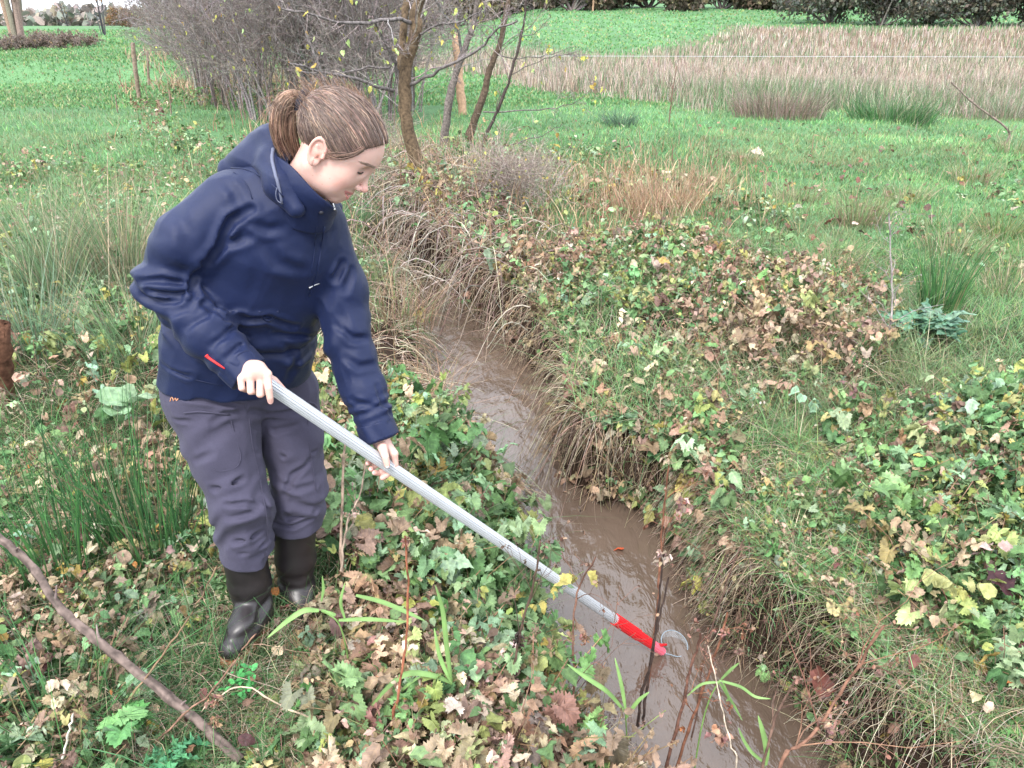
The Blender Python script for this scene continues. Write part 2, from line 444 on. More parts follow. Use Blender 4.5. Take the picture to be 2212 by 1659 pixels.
# left hand: reaches down, thumb on top of the pole, fingers hooked under it
LP = pole_at(832); lw = J['lwr']
def Wl(u, v, k): return Wp(u, v, k, LP)
l_f = [([Wl(826, 966, .030), Wl(833, 988, .034), Wl(836, 1004, .027)], [.0125, .0098, .0082]),                    # thumb
       ([Wl(851, 980, .006), Wl(854, 1003, -.008), Wl(842, 1022, -.027), Wl(826, 1032, -.022)], [.0100, .0092, .0085, .0075]),   # index
       ([Wl(846, 978, -.004), Wl(838, 1008, -.026), Wl(818, 1022, -.029), Wl(809, 1021, -.010)], [.0100, .0092, .0082, .0074]),
       ([Wl(838, 974, -.008), Wl(820, 1000, -.028), Wl(803, 1011, -.020), Wl(801, 1013, -.006)], [.0095, .0088, .0078, .0070]),
       ([Wl(828, 972, -.008), Wl(808, 992, -.024), Wl(795, 1000, -.014), Wl(794, 1001, -.004)], [.0085, .0076, .0068, .0062])]
l_palm = [(Wl(824, 950, .004), Wl(851, 980, .004), .019, .011), (Wl(822, 950, .0), Wl(840, 974, -.004), .019, .011),
          (Wl(816, 948, 0), Wl(828, 970, -.006), .018, .010), (Wl(824, 952, .012), Wl(827, 968, .026), .014, .0125),
          (lw+(J['lelb']-lw)*.15, Wl(822, 950, 0), .021, .021)]

# ---- clothing shapes
def fold(P, ax, wave, seed, warp=1.0, stretch=3.5):
    """ridged folds running along ax"""
    ax = nrm(ax); r = np.cross(ax, [0.3, .9, .1]); r = nrm(r); s = np.cross(ax, r)
    a = P@ax; b = P@r; c = P@s
    w = noise3(P[:, 0]*9+seed, P[:, 1]*9, P[:, 2]*9+seed*2)*warp
    n = noise3(a/wave/stretch+w+seed, b/wave+w*.8+40, c/wave+w*.8+11)
    n2 = noise3(a/wave/stretch*2+seed, b/wave*2.1+w+3, c/wave*2.1+w+8)
    return (1-np.abs(n*2-1)*1.6)*.7+(1-np.abs(n2*2-1)*1.6)*.3
cen = lambda u, v, Y: W(u, v, Y)
T_nodes = [(cen(512, 822, 2.0), LAT_H, .205, .150), (cen(520, 745, 1.99), LAT_H, .200, .145), (cen(532, 690, 1.975), LAT_H, .182, .128), (cen(560, 600, 1.95), LAT_H*.5+LAT_S*.5, .184, .132),
           (cen(585, 515, 1.925), LAT_S, .176, .128), (cen(607, 448, 1.905), LAT_S, .142, .095), (cen(640, 402, 1.89), LAT_S, .075, .072)]
def sleeve(P, pts, rad): return chain(P, pts, rad, .02)
rs = [J['rsh']+LAT_S*.03, W(402, 520, 1.80), J['relb'], W(446, 718, 1.755), J['rwr']+A(0, 0, .002)]
rr_ = [.070, .068, .060, .058, .045]
ls = [J['lsh']-LAT_S*.035, W(737, 620, 1.975), J['lelb'], W(784, 840, 1.885), J['lwr']]
lr_ = [.066, .064, .061, .054, .046]
HEMN = nrm(np.array([.10, .0, 1.0])); HEMP = W(500, 812, 2.0)
def hem_cut(P):
    z = (P-HEMP)@HEMN+.006*np.sin(P[:, 0]*34+1)+.004*np.sin(P[:, 0]*71)
    return -z
rcd = nrm(rs[-1]-rs[-2]); lcd = nrm(ls[-1]-ls[-2])
def axis_t(P, a, b):
    a = np.asarray(a); b = np.asarray(b); return np.clip(((P-a)@(b-a))/((b-a)@(b-a)), -1, 2)
def c1(x, y): return (320+x/2.861)*.8641, (180+y/2.861)*.8641
def c2(x, y): return (320+x/2.861)*.8641, (700+y/2.861)*.8641
def c3(x, y): return (320+x/2.861)*.8641, (1180+y/2.861)*.8641
JV = []; TV = []
def valleys(P, VL):
    s = np.zeros(len(P))
    for lo_, hi_, pts, w, dep in VL:
        m = np.all((P > lo_) & (P < hi_), axis=1)
        if not m.any(): continue
        Q = P[m]; best = np.full(len(Q), 9.); fade = np.ones(len(Q)); n = len(pts)-1
        for i in range(n):
            a, b = pts[i], pts[i+1]; ab = b-a; t = np.clip(((Q-a)@ab)/(ab@ab), 0, 1)
            dd = np.linalg.norm(Q-a-t[:, None]*ab, axis=1); k = dd < best
            best = np.where(k, dd, best); g_ = (i+t)/n; fade = np.where(k, np.sin(np.pi*(.12+.76*g_)), fade)
        s[m] += fade*dep*(np.exp(-(best/w)**2)-.45*np.exp(-((best-1.9*w)/(.9*w))**2))
    return s
def add_valleys(f, VL, lst, conv):
    out = []
    for pts, w, dep in lst:
        P0 = on(f, [conv(*p) for p in pts], 0)
        if len(P0) > 1: out.append((P0.min(0)-w*4, P0.max(0)+w*4, P0, w, dep))
    VL.extend([(a_, b_, c_, w_*.88, d_*1.25) for a_, b_, c_, w_, d_ in out])
def jacket_body(P):
    t = loft(P, T_nodes, .035)
    # waist cord gathers the cloth, hem blouses out
    r = np.linalg.norm(P-J['hip'], axis=1)
    t = t-.007*fold(P, (.55, -.2, .75), .085, 3.1)
    wz = (P-W(535, 702, 1.96))@nrm(T_nodes[3][0]-T_nodes[1][0])
    t = t+.010*np.exp(-(wz/.010)**2)-.009*np.exp(-((wz-.035)/.022)**2)-.006*np.exp(-((wz+.03)/.02)**2)*(1+.9*np.sin(P[:, 0]*75+P[:, 2]*40))
    t = smax(t, hem_cut(P), .006)
    a = sleeve(P, rs, rr_); 
    ta = axis_t(P, rs[0], rs[2]); tf = axis_t(P, rs[2], rs[4])
    a = a-.0055*fold(P, rs[2]-rs[0]+A(.1, 0, 0), .07, 7.3, 1.3)
    ra = np.linalg.norm(P-J['relb'], axis=1)
    a = a-.009*np.exp(-(ra/.11)**2)*np.sin(((P-J['relb'])@nrm(rs[2]-rs[0]+.35*(rs[4]-rs[2])))*95+noise3(P[:, 0]*14, P[:, 1]*14, P[:, 2]*14)*5.5)
    a = a-.0035*np.sin(tf*30+noise3(P[:, 0]*12, P[:, 1]*12, P[:, 2]*12)*6)*sst(tf, .1, .4)*(1-sst(tf, .75, .9))
    a = smax(a, plane(P, J['rwr']+rcd*.012, rcd), .004)
    b = sleeve(P, ls, lr_)
    tb = axis_t(P, ls[0], ls[4])
    b = b-.006*fold(P, (ls[4]-ls[0])+A(.12, 0, 0), .06, 1.7, 1.2)
    rb = np.linalg.norm(P-J['lelb'], axis=1)
    b = b-.005*np.exp(-(rb/.12)**2)*np.sin(((P-J['lelb'])@nrm(ls[4]-ls[0]+A(.25, 0, .1)))*85+noise3(P[:, 0]*11, P[:, 1]*11, P[:, 2]*11)*5)
    b = b-.004*np.exp(-((tb-.86)/.05)**2)*np.sin(tb*120+P[:, 0]*30)
    b = smax(b, plane(P, J['lwr']+lcd*.014, lcd), .004)
    d = smin(t, a, .022); d = smin(d, b, .026)
    # armpit creases radiating over the chest
    d = d+valleys(P, JV)
    # hollow cuffs
    d = smax(d, -cone(P, J['rwr']+rcd*.02, J['rwr']+rcd*.06, .032, .036), .003)
    d = smax(d, -cone(P, J['lwr']+lcd*.02, J['lwr']+lcd*.06, .032, .036), .003)
    d = smax(d, -cone(P, T_nodes[-1][0]-A(0, 0, .01), T_nodes[-1][0]+(hw(0, 0, 0)-T_nodes[-1][0])*.8, .058, .07), .006)
    return d
def on(f, pts, lift=.002, t0=1.0):
    out = []
    for u, v in pts:
        r = march(f, u, v, t0)
        if r is not None: out.append(r[0]+r[1]*lift)
    return np.array(out)
add_valleys(jacket_body, JV, [
 ([(880, 985), (740, 1060), (695, 1150), (640, 1250), (545, 1350)], .011, .016),
 ([(850, 1180), (700, 1230), (600, 1330), (500, 1450)], .012, .011),
 ([(545, 1350), (460, 1480), (480, 1590)], .010, .012),
 ([(700, 780), (760, 860), (800, 960)], .012, .004),
 ([(75, 1500), (250, 1490), (440, 1520)], .009, .009),
 ([(150, 1560), (330, 1590), (470, 1560)], .008, .008),
 ([(100, 1600), (260, 1640), (400, 1630)], .008, .006),
 ([(340, 1000), (420, 1150), (430, 1300)], .018, .004),
 ([(1000, 1250), (1080, 1370), (1250, 1420)], .016, .006),
 ([(900, 1080), (1000, 1130), (1100, 1110)], .012, .005),
 ([(1600, 1150), (1640, 1290), (1530, 1370), (1480, 1480)], .010, .011),
 ([(1660, 1330), (1600, 1420), (1560, 1560)], .010, .006),
 ([(1230, 1050), (1340, 1120), (1420, 1080)], .010, .005)], c1)
add_valleys(jacket_body, JV, [
 ([(540, 170), (700, 270), (860, 285), (1000, 270), (1200, 330)], .010, .012),
 ([(1080, 400), (1180, 520), (1200, 640)], .012, .005),
 ([(1340, 400), (1180, 400), (1050, 380)], .009, .007),
 ([(1320, 480), (1200, 600), (1150, 700)], .012, .006),
 ([(330, 250), (420, 200), (500, 110)], .009, .006),
 ([(420, 350), (560, 260), (640, 190)], .009, .006),
 ([(600, 470), (700, 400), (760, 310)], .009, .005),
 ([(700, 560), (800, 480), (850, 400)], .008, .005),
 ([(770, 560), (860, 540), (930, 520)], .007, .005),
 ([(1500, 330), (1600, 420), (1700, 420)], .010, .006),
 ([(1560, 560), (1650, 620), (1760, 600)], .010, .005),
 ([(1600, 860), (1700, 900), (1830, 880)], .009, .005),
 ([(1780, 760), (1820, 880), (1880, 960)], .008, .006),
 ([(240, 600), (420, 690), (700, 720)], .008, .004)], c2)
COLB = W(650, 428, 1.885); COLT = W(665, 386, 1.868)
cax = nrm(COLT-COLB)
COLN = nrm(np.cross(nrm(W(604, 312, 1.90)-W(742, 440, 1.83)), nrm(CAM-COLT)+A(0, 0, .0)))
if COLN@cax < 0: COLN = -COLN
CU = nrm(W(742, 440, 1.83)-W(604, 312, 1.90))         # front-back axis of the collar opening
def collar_sdf(P):
    o = loft(P, [(COLB-cax*.03, CU, .092, .082), (COLB, CU, .088, .078), (COLT, CU, .094, .076), (COLT+COLN*.03, CU, .100, .078)], .01)
    o = o-.004*fold(P, np.cross(COLN, CU), .045, 5.5, .9)
    i = loft(P, [(COLB-cax*.03, CU, .080, .070), (COLT, CU, .086, .068), (COLT+COLN*.05, CU, .094, .070)], .01)
    d = smax(o, -i, .002)
    d = smax(d, plane(P, W(668, 398, 1.80), COLN)-.003*np.sin(P[:, 0]*60), .003)
    d = smax(d, -plane(P, COLB-cax*.035, cax), .01)
    return d
HDC = W(560, 372, 1.90)
def hood_sdf(P):
    ribs = [W(500, 372, 1.93), W(556, 352, 1.93), W(597, 315, 1.925)]
    d = chain(P, ribs, [.030, .050, .052], .03)
    d = smin(d, chain(P, [W(590, 350, 1.86), W(606, 400, 1.82), W(640, 452, 1.795)], [.038, .036, .020], .02), .035)
    d = smin(d, chain(P, [W(585, 330, 1.95), W(640, 400, 2.0), W(720, 450, 2.0)], [.045, .04, .02], .02), .03)
    d = d-.006*fold(P, W(640, 452, 1.795)-W(500, 372, 1.93), .055, 9.1, 1.2)
    # mouth of the hood, open towards the neck
    d = smax(d, -cone(P, W(640, 300, 1.86), W(690, 400, 1.87), .052, .085), .004)
    return d
def trousers_sdf(P):
    def leg(hip, kn, an, sgn, seed, r):
        kn2 = kn; pts = [hip, hip*.5+kn*.5, kn, kn*.42+an*.58]
        d = chain(P, pts, r, .03)
        d = d-.0045*fold(P, kn-hip+A(.10*sgn, 0, 0), .06, seed, 1.4, 3.0)
        q = P-kn; rad = np.linalg.norm(q, axis=1); ax = nrm(an-hip+A(.25*sgn, 0, 0)); s = q@ax
        d = d-.006*np.exp(-((s-.05)/.09)**2)*np.sin(s*78+noise3(P[:, 0]*13+seed, P[:, 1]*13, P[:, 2]*13)*7)
        d = d-.0035*np.exp(-((s+.20)/.14)**2)*np.sin(s*52+q@RT*28*sgn+noise3(P[:, 0]*8+seed, P[:, 1]*8, P[:, 2]*8)*7)
        return d
    r = leg(J['rhip'], J['rkn'], J['rank'], 1, 2.2, [.120, .095, .080, .075])
    l = leg(J['lhip'], J['lkn'], J['lank'], -1, 6.4, [.103, .084, .077, .075])
    hips = loft(P, [(J['hip']-A(0, 0, .02), LAT_H, .165, .125), (J['hip']+A(0, 0, .10), LAT_H, .160, .115)], .02)
    hips = hips-.003*np.sin((P@nrm(A(.2, 0, 1)))*95+noise3(P[:, 0]*10, P[:, 1]*10, P[:, 2]*10)*5)
    d = smin(smin(r, l, .012), hips, .05)+valleys(P, TV)
    ax = nrm(J['rank']-J['rkn']); e1 = smax(r, plane(P, W(530, 1205, 1.87), ax+A(-.12, 0, 0)), .006)
    bx = nrm(J['lank']-J['lkn'])
    cut_r = plane(P, W(535, 1200, 1.865), ax+A(-.15, 0, 0)); cut_l = plane(P, W(635, 1138, 1.99), bx+A(.12, 0, 0))
    mid = (P-W(590, 1150, 1.93))@RT
    d = smax(d, np.where(mid < 0, cut_r, cut_l), .006)
    return d
add_valleys(trousers_sdf, TV, [
 ([(830, 905), (700, 880), (560, 855), (420, 840)], .009, .009),
 ([(815, 940), (700, 960), (600, 1020)], .010, .007),
 ([(240, 960), (330, 1000), (450, 1010)], .007, .005),
 ([(300, 700), (290, 760), (275, 800)], .006, .005),
 ([(880, 930), (1000, 960), (1200, 940), (1340, 960)], .009, .007),
 ([(900, 1040), (1050, 1080), (1200, 1040)], .009, .006),
 ([(930, 1230), (1110, 1265), (1340, 1225)], .007, .006),
 ([(1300, 1290), (1180, 1400), (1120, 1540)], .010, .007),
 ([(330, 1190), (480, 1300), (600, 1240)], .010, .005),
 ([(450, 1480), (620, 1500), (820, 1420)], .010, .006)], c2)
add_valleys(trousers_sdf, TV, [
 ([(470, 60), (600, 120), (800, 60)], .010, .006),
 ([(530, 270), (700, 235), (850, 225), (930, 250)], .008, .009),
 ([(560, 340), (720, 330), (900, 300)], .010, .006),
 ([(600, 470), (760, 510), (950, 430)], .009, .008),
 ([(620, 560), (800, 590), (1000, 500)], .008, .006),
 ([(960, 200), (1010, 300), (1020, 380)], .008, .006),
 ([(1000, 270), (1150, 330), (1350, 280)], .009, .008),
 ([(1040, 360), (1180, 390), (1320, 330)], .008, .007),
 ([(1060, 60), (1200, 130), (1340, 90)], .010, .006)], c3)
def boot_parts(an, toe, heel, topc, kn):
    sh = nrm(topc-an)
    def boot(P):
        d = chain(P, [topc+sh*.02, topc*.45+an*.55, an+A(0, 0, .02)], [.066, .060, .050], .02)
        f = nrm(toe-heel)
        d = smin(d, chain(P, [heel+A(0, 0, .035), heel*.5+toe*.5+A(0, 0, .045), toe+A(0, 0, .022)], [.036, .042, .036], .01), .035)
        d = smin(d, chain(P, [an, heel*.4+toe*.6+A(0, 0, .05)], [.046, .040], .01), .03)
        s = (P-an)@sh
        d = d-.0035*np.exp(-((s-.035)/.045)**2)*np.sin(s*130+(P@f)*30)
        d = smax(d, -plane(P, toe-A(0, 0, .0), A(0, 0, 1)), .004)
        d = smax(d, plane(P, topc, sh), .003)
        return d
    def sole(P):
        f = nrm((toe-heel)*A(1, 1, 0)); s = np.cross(A(0, 0, 1), f)
        q = P-(heel*.5+toe*.5); L = np.linalg.norm((toe-heel)[:2])/2-.004
        a = q@f; b = q@s; c = P[:, 2]-toe[2]
        w = .038-.007*np.exp(-((a/L+.15)/.35)**2)
        e = np.sqrt(np.maximum(np.abs(a)-L, 0)**2/(.044**2)*(w**2)+b**2)-w
        return np.maximum(e-.003, np.abs(c+.006)-.011)
    return boot, sole

def fast(f, lo, hi, h): return surfnets(f, lo, hi, h)
def bounds(pts, pad): p = np.array(pts); return p.min(0)-pad, p.max(0)+pad

# ---- materials
def cloth(name, c, weave=900, wr=.6, amp=.10, bs=.25):
    m, n, p = M(name, wr, .25)
    t = ntex(n, 6, 5); t2 = ntex(n, 260, 2)
    cc = ramp(n, [(.3, [q*(1-amp) for q in c]), (.7, [q*(1+amp) for q in c])], t.outputs[0])
    cc = mixc(n, .18, cc, t2.outputs[0], 'OVERLAY')
    n.links.new(cc, p.inputs['Base Color'])
    p.inputs['Sheen Weight'].default_value = .04
    t3 = ntex(n, 16, 4, .5)
    a = nd(n, 'ShaderNodeMath', operation='MULTIPLY_ADD'); n.links.new(t3.outputs[0], a.inputs[0]); a.inputs[1].default_value = 5.0
    t4 = ntex(n, weave, 1); n.links.new(t4.outputs[0], a.inputs[2])
    bump(n, p, a.outputs[0], bs, .0025)
    return m
m_jacket = cloth('navy_shell', (.0050, .0105, .042), wr=.5, bs=.3)
m_lining = cloth('grey_lining', (.10, .11, .16))
m_trousers = cloth('grey_cotton', (.046, .043, .070), wr=.85, bs=.35)
m_red = flatmat('red_lining', (.55, .02, .02), .6)
m_boot = flatmat('black_rubber', (.016, .013, .014), .40, .5, amp=.4, nscale=14, bstr=.12, bscale=40)
m_sole = flatmat('gum_rubber', (.26, .10, .05), .6, amp=.3)
m_black = flatmat('black_elastic', (.012, .012, .02), .7)
m_metal = flatmat('grey_metal', (.5, .5, .5), .3, metal=1)
m_skin, n_, p_ = M('skin', .48, .35)
_a = nd(n_, 'ShaderNodeAttribute', attribute_name='col'); _t = ntex(n_, 70, 4)
_c = mixc(n_, .10, _a.outputs['Color'], _t.outputs[0], 'OVERLAY'); n_.links.new(_c, p_.inputs['Base Color'])
p_.inputs['Subsurface Weight'].default_value = .18; p_.inputs['Subsurface Radius'].default_value = (.012, .004, .002); p_.inputs['Subsurface Scale'].default_value = 1.0
bump(n_, p_, ntex(n_, 420, 3).outputs[0], .12, .001)
m_hair = leafy('hair', 0, .42, .5, nscale=25, namp=(.7, 1.3))

PER = empty('person', (float(J['hip'][0]), float(J['hip'][1]), -.05),
            'woman in navy jacket, grey trousers and black boots leaning over the stream with a pole', 'person')
PO = np.array(PER.location)
FINE = True
hs = .0018 if FINE else .003
# body: one mesh (limbs and trunk under the clothes; head and hands at finer grain)
def body_core(P):
    d = chain(P, [J['rsh'], J['relb'], J['rwr']-rcd*.0], [.045, .036, .024])
    d = smin(d, chain(P, [J['lsh'], J['lelb'], J['lwr']], [.045, .036, .024]), .01)
    d = smin(d, loft(P, [(J['hip'], LAT_H, .13, .09), (T_nodes[2][0], LAT_H, .11, .08), (T_nodes[4][0], LAT_S, .13, .09), (J['neck']-A(0, 0, .02), LAT_S, .05, .05)], .02), .03)
    d = smin(d, chain(P, [J['rhip'], J['rkn'], J['rank']], [.07, .05, .035]), .02)
    d = smin(d, chain(P, [J['lhip'], J['lkn'], J['lank']], [.07, .05, .035]), .02)
    d = smin(d, chain(P, [J['neck']-A(0, 0, .03), hw(-.02, 0, -.06)], [.045, .045]), .02)
    return d
bb = Bag()
lo, hi = bounds([J[k] for k in J], .12)
V, F = fast(body_core, lo, hi, .012); bb.add(V, F, (.64, .425, .365))
lo, hi = bounds([hw(.12, 0, 0), hw(-.13, 0, 0), hw(0, .09, 0), hw(0, -.09, 0), hw(0, 0, .12), hw(.06, 0, -.13), J['neck']], .02)
V, F = fast(head_sdf, lo, hi, hs)
q = hloc(V); ya = np.abs(q[:, 1])
def g(c, s): return np.exp(-(((np.stack([q[:, 0], ya, q[:, 2]], 1)-np.array(c))/np.array(s))**2).sum(1))[:, None]
SK = np.array([.54, .345, .29]); C = np.tile(SK, (len(V), 1))
C = C*(1-.30*g((.046, .046, -.042), (.022, .02, .02)))+np.array([.66, .24, .21])*.42*g((.046, .046, -.042), (.022, .02, .02))
k = g((.096, 0, -.041), (.012, .014, .012))*.45; C = C*(1-k)+np.array([.62, .22, .19])*k
k = g((-.020, .079, -.014), (.016, .016, .026))*.55; C = C*(1-k)+np.array([.62, .23, .18])*k
lip = ((q[:, 0] > .044) & (ya < .037)) & ((np.abs(q[:, 2]+.0680-ya*.24) < .0038-ya*.06) | (np.abs(q[:, 2]+.0862-ya*.72) < .0062-ya*.11))
lipw = (lip[:, None]).astype(float)*.75; C = C*(1-lipw)+np.array([.50, .15, .16])*lipw
k = g((.064, .034, .002), (.012, .016, .008))*.22; C = C*(1-k)+np.array([.5, .28, .26])*k
for mx, mz in ((.010, -.060), (-.005, -.072), (.022, -.075), (-.012, -.055), (.03, -.05)):       # moles on the cheek
    k = (np.exp(-(((q[:, 0]-mx)**2+(q[:, 2]-mz)**2)/.0011**2))*(q[:, 1] < 0))[:, None]*.7; C = C*(1-k)+np.array([.25, .12, .08])*k
bb.add(V, F, C)
for f_, p_l in ((r_f, r_palm), (l_f, l_palm)):
    pts = [p for a, _ in f_ for p in a]+[p for a in p_l for p in a[:2]]
    lo, hi = bounds(pts, .026)
    V, F = fast(lambda P: hand_sdf(P, f_, p_l), lo, hi, .0016 if FINE else .003)
    C = np.tile(SK, (len(V), 1)); tips = np.array([a[-1] for a, _ in f_]); kn = np.array([a[0] for a, _ in f_])
    dt = np.min(np.linalg.norm(V[:, None]-tips[None], axis=2), 1); k = np.exp(-(dt/.012)**2)[:, None]*.45; C = C*(1-k)+np.array([.62, .25, .22])*k
    dt = np.min(np.linalg.norm(V[:, None]-kn[None], axis=2), 1); k = np.exp(-(dt/.009)**2)[:, None]*.25; C = C*(1-k)+np.array([.62, .27, .23])*k
    bb.add(V, F, C)
body = bb.build('body', m_skin, PER, PO)
# fingernails and the face's small parts
def small(name, V, F, m, parent=PER, org=PO, col=(.1, .1, .1), label=None):
    b = Bag(); b.add(V, F, col); o = b.build(name, m, parent, org)
    if label: o['label'] = label
    return o
m_teeth = flatmat('teeth', (.8, .78, .7), .25); m_eye = flatmat('eye_white', (.75, .74, .72), .2)
V, F = surfnets(lambda P: ell(hloc(P), (.0545, 0, -.0715), (.0175, .0275, .0075)), hw(.06, 0, -.07)-.03, hw(.06, 0, -.07)+.03, .0012); small('teeth', V, F, m_teeth, body, 0*PO)
m_nail = flatmat('nail', (.85, .55, .50), .25)
for fs in (r_f[:4], l_f):
    for i, (a, r) in enumerate(fs):
        p = a[-1]+nrm(CAM-a[-1])*r[-1]*.72+nrm(a[-1]-a[-2])*.003
        if fs is r_f[:4] or i > 0: pass
        if fs is l_f and i == 1: continue
        if len(a) == 3 and fs is not l_f: continue
        ax = nrm(a[-1]-a[-2]); n0 = nrm(CAM-p); s0 = nrm(np.cross(ax, n0)); n0 = np.cross(s0, ax); R_ = np.stack([ax, s0, n0])
        V, F = surfnets(lambda P: ell(P, p, (.0062, .0052, .0022), R_), p-.009, p+.009, .0009)
        small('fingernail', V, F, m_nail, body, 0*PO)
def snap(pts, lift):
    w = np.array(pts)
    for _ in range(8):
        f0 = head_sdf(w); g_ = nrm(np.stack([head_sdf(w+d_)-head_sdf(w-d_) for d_ in np.eye(3)*.0015], 1)); w = w-g_*np.clip(f0-lift, -.004, .004)[:, None]
    return w
# eye slit, lashes, brow, nostril are geometry
for sy in (-1, 1):
    P0 = snap([hw(.0720-.0078*t*t-.0012*t, sy*(.031+t*.0135), -.0040+.0030*t*t) for t in np.linspace(-1, 1, 9)], .0008)
    V, F = tube1(P0, [.0010, .0026, .0022], 14, 6); small('eyelashes', V, F, m_hair, body, 0*PO, (.02, .012, .01))
    hb = Bag()
    for t in np.linspace(0, 1, 46):
        y0 = .011+t*.034; x0 = .0780-.006*t-.017*t*t; z0 = .0228+.005*math.sin(t*2.5+.2)-.001*t
        for kk in range(3):
            a, b = snap([hw(x0+.001, sy*y0, z0+random.uniform(-.0022, .0022)), hw(x0-.002, sy*(y0+.006), z0+random.uniform(-.001, .0025)-.001*t)], .0007)
            V, F = tube1([a, (a+b)/2+.0006*HX, b], [.00045, .00025], 3, 3); hb.add(V, F, (.30, .21, .165))
    hb.build('eyebrow', m_hair, body)
for c in body.children:
    if c.name.startswith('eyebrow'):
        pass
# children of body were given world coordinates; body mesh is relative to PO
for c in list(body.children): c.location = -Vector(PO)

def part(name, f, lo, hi, h, m, parent=PER, label=None):
    V, F = surfnets(f, lo, hi, h)
    o = mesh(name, V, F, m, parent, origin=PO if parent is PER else PO)
    if label: o['label'] = label
    return o
lo, hi = bounds([W(290, 600, 1.8), W(860, 940, 1.8), W(515, 830, 2.2), W(640, 350, 1.9), W(340, 800, 1.8), J['lsh'], J['rsh'], J['rwr'], J['lwr'], J['relb']]+[n[0] for n in T_nodes], .12)
jacket = part('jacket', jacket_body, lo, hi, .0042 if FINE else .008, m_jacket)
lo, hi = bounds([COLB, COLT], .16)
part('collar', collar_sdf, lo, hi, .0026 if FINE else .005, m_jacket, jacket)
lo, hi = bounds([W(500, 372, 1.93), W(597, 315, 1.93), W(640, 452, 1.79), W(720, 450, 2.0)], .09)
hood = part('hood', hood_sdf, lo, hi, .0035 if FINE else .006, m_jacket, jacket)
lo, hi = bounds([J[k] for k in ('hip', 'rhip', 'lhip', 'rkn', 'lkn')]+[W(535, 1210, 1.865), W(635, 1150, 1.99), J['hip']+A(0, 0, .1)], .13)
trousers = part('trousers', trousers_sdf, lo, hi, .0042 if FINE else .008, m_trousers)
# cuff bands
for e, dr, nm in ((J['rwr'], rcd, 0), (J['lwr'], lcd, 1)):
    pr = []
    def cuff(P, e=e, dr=dr):
        base = chain(P, [e-dr*.09, e+dr*.06], [.0545, .0495]) ; base = base-.002*np.sin(P[:, 0]*120+P[:, 2]*90)
        d = np.maximum(base, np.abs((P-e)@dr+.014)-.024)
        return smax(d, -cone(P, e-dr*.1, e+dr*.05, .044, .038), .002)
    part('cuff', cuff, e-.09, e+.09, .003, m_jacket, jacket)
# storm flap with press stud, zip pull, chest zip, toggles
def jall(P): return np.minimum(np.minimum(jacket_body(P), collar_sdf(P)), hood_sdf(P))
def strip(name, pts, rad, m, f=jall, lift=.001, parent=None, label=None, sides=6, flat=None):
    P0 = on(f, pts, lift)
    if len(P0) < 2: return
    V, F = tube1(P0, rad, max(12, len(P0)*3), sides)
    o = mesh(name, V, F, m, parent or jacket, origin=PO)
    if label: o['label'] = label
    return o
strip('storm_flap_edge', [(700, 490), (694, 530), (688, 570), (680, 605), (668, 640)], [.0022, .0026, .0015], m_jacket)
strip('storm_flap_edge', [(684, 490), (680, 530), (675, 570), (666, 605)], [.0012, .0016, .001], m_jacket)
strip('chest_zip', [(690, 612), (678, 616), (667, 622)], [.0015, .002, .003], m_metal, label='silver chest zip pull')
strip('zip', [(713, 425), (717, 438), (722, 452)], [.003, .003, .003], m_metal, label='silver zip end at the collar')
strip('hood_seam', [(500, 362), (530, 366), (560, 378), (590, 400), (612, 425)], [.0018], m_jacket)
strip('shoulder_seam', [(505, 372), (530, 395), (545, 430)], [.0014], m_jacket)
strip('hood_trim', [(590, 322), (588, 345), (596, 380), (604, 410), (610, 440)], [.0045, .004, .003], m_lining)
cp = on(jall, [(600, 405), (598, 418), (602, 430), (610, 436)], .006)
if len(cp) == 4:
    V, F = tube1(cp, [.0012], 14, 5); mesh('drawcord', V, F, m_lining, jacket, origin=PO)
s = march(jall, 694, 459)
if s:
    V, F = surfnets(lambda P: sph(P, s[0], .0052), s[0]-.01, s[0]+.01, .001); mesh('press_stud', V, F, m_black, jacket, origin=PO)
strip('waist_cord', [(560, 672), (568, 685), (578, 692), (590, 686), (600, 672)], [.0035, .005, .0025], m_jacket)
strip('pocket_lining', [(446, 767), (452, 773), (462, 780), (474, 788), (486, 796)], [.0055, .0035, .003, .003, .0015], m_red, lift=.001, label='red lining showing at the open side pocket')
strip('hem_seam', [(342, 790), (380, 806), (430, 822), (480, 832)], [.0014], m_jacket)
# trouser details
def tt(P): return trousers_sdf(P)
def tstrip(nm, pts, rad, lift=.0005, m=None, label=None): return strip(nm, pts, rad, m or m_trousers, tt, lift, trousers, label)
tstrip('leg_seam', [(538, 905), (545, 960), (556, 1010), (566, 1060), (575, 1110), (578, 1160), (572, 1200)], [.0012])
tstrip('leg_seam', [(665, 905), (668, 960), (676, 1010), (682, 1060)], [.0012])
tstrip('fly_seam', [(520, 820), (522, 850), (532, 885)], [.0012])
tstrip('cargo_pocket', [(398, 892), (430, 889), (462, 892), (495, 896)], [.0028], .0015)
tstrip('cargo_pocket', [(495, 896), (505, 930), (515, 965), (520, 985), (512, 1008), (480, 1018), (462, 1014)], [.0014])
tstrip('pocket_seam', [(382, 826), (378, 845), (368, 852)], [.002])
tstrip('pocket_flap', [(664, 868), (676, 872), (684, 880)], [.004])
tstrip('trouser_mark', [(368, 867), (372, 857), (376, 866), (379, 858), (382, 865), (386, 860)], [.0011], .0012, flatmat('orange_thread', (.65, .30, .16), .6), 'small orange zigzag mark stitched on the hip')
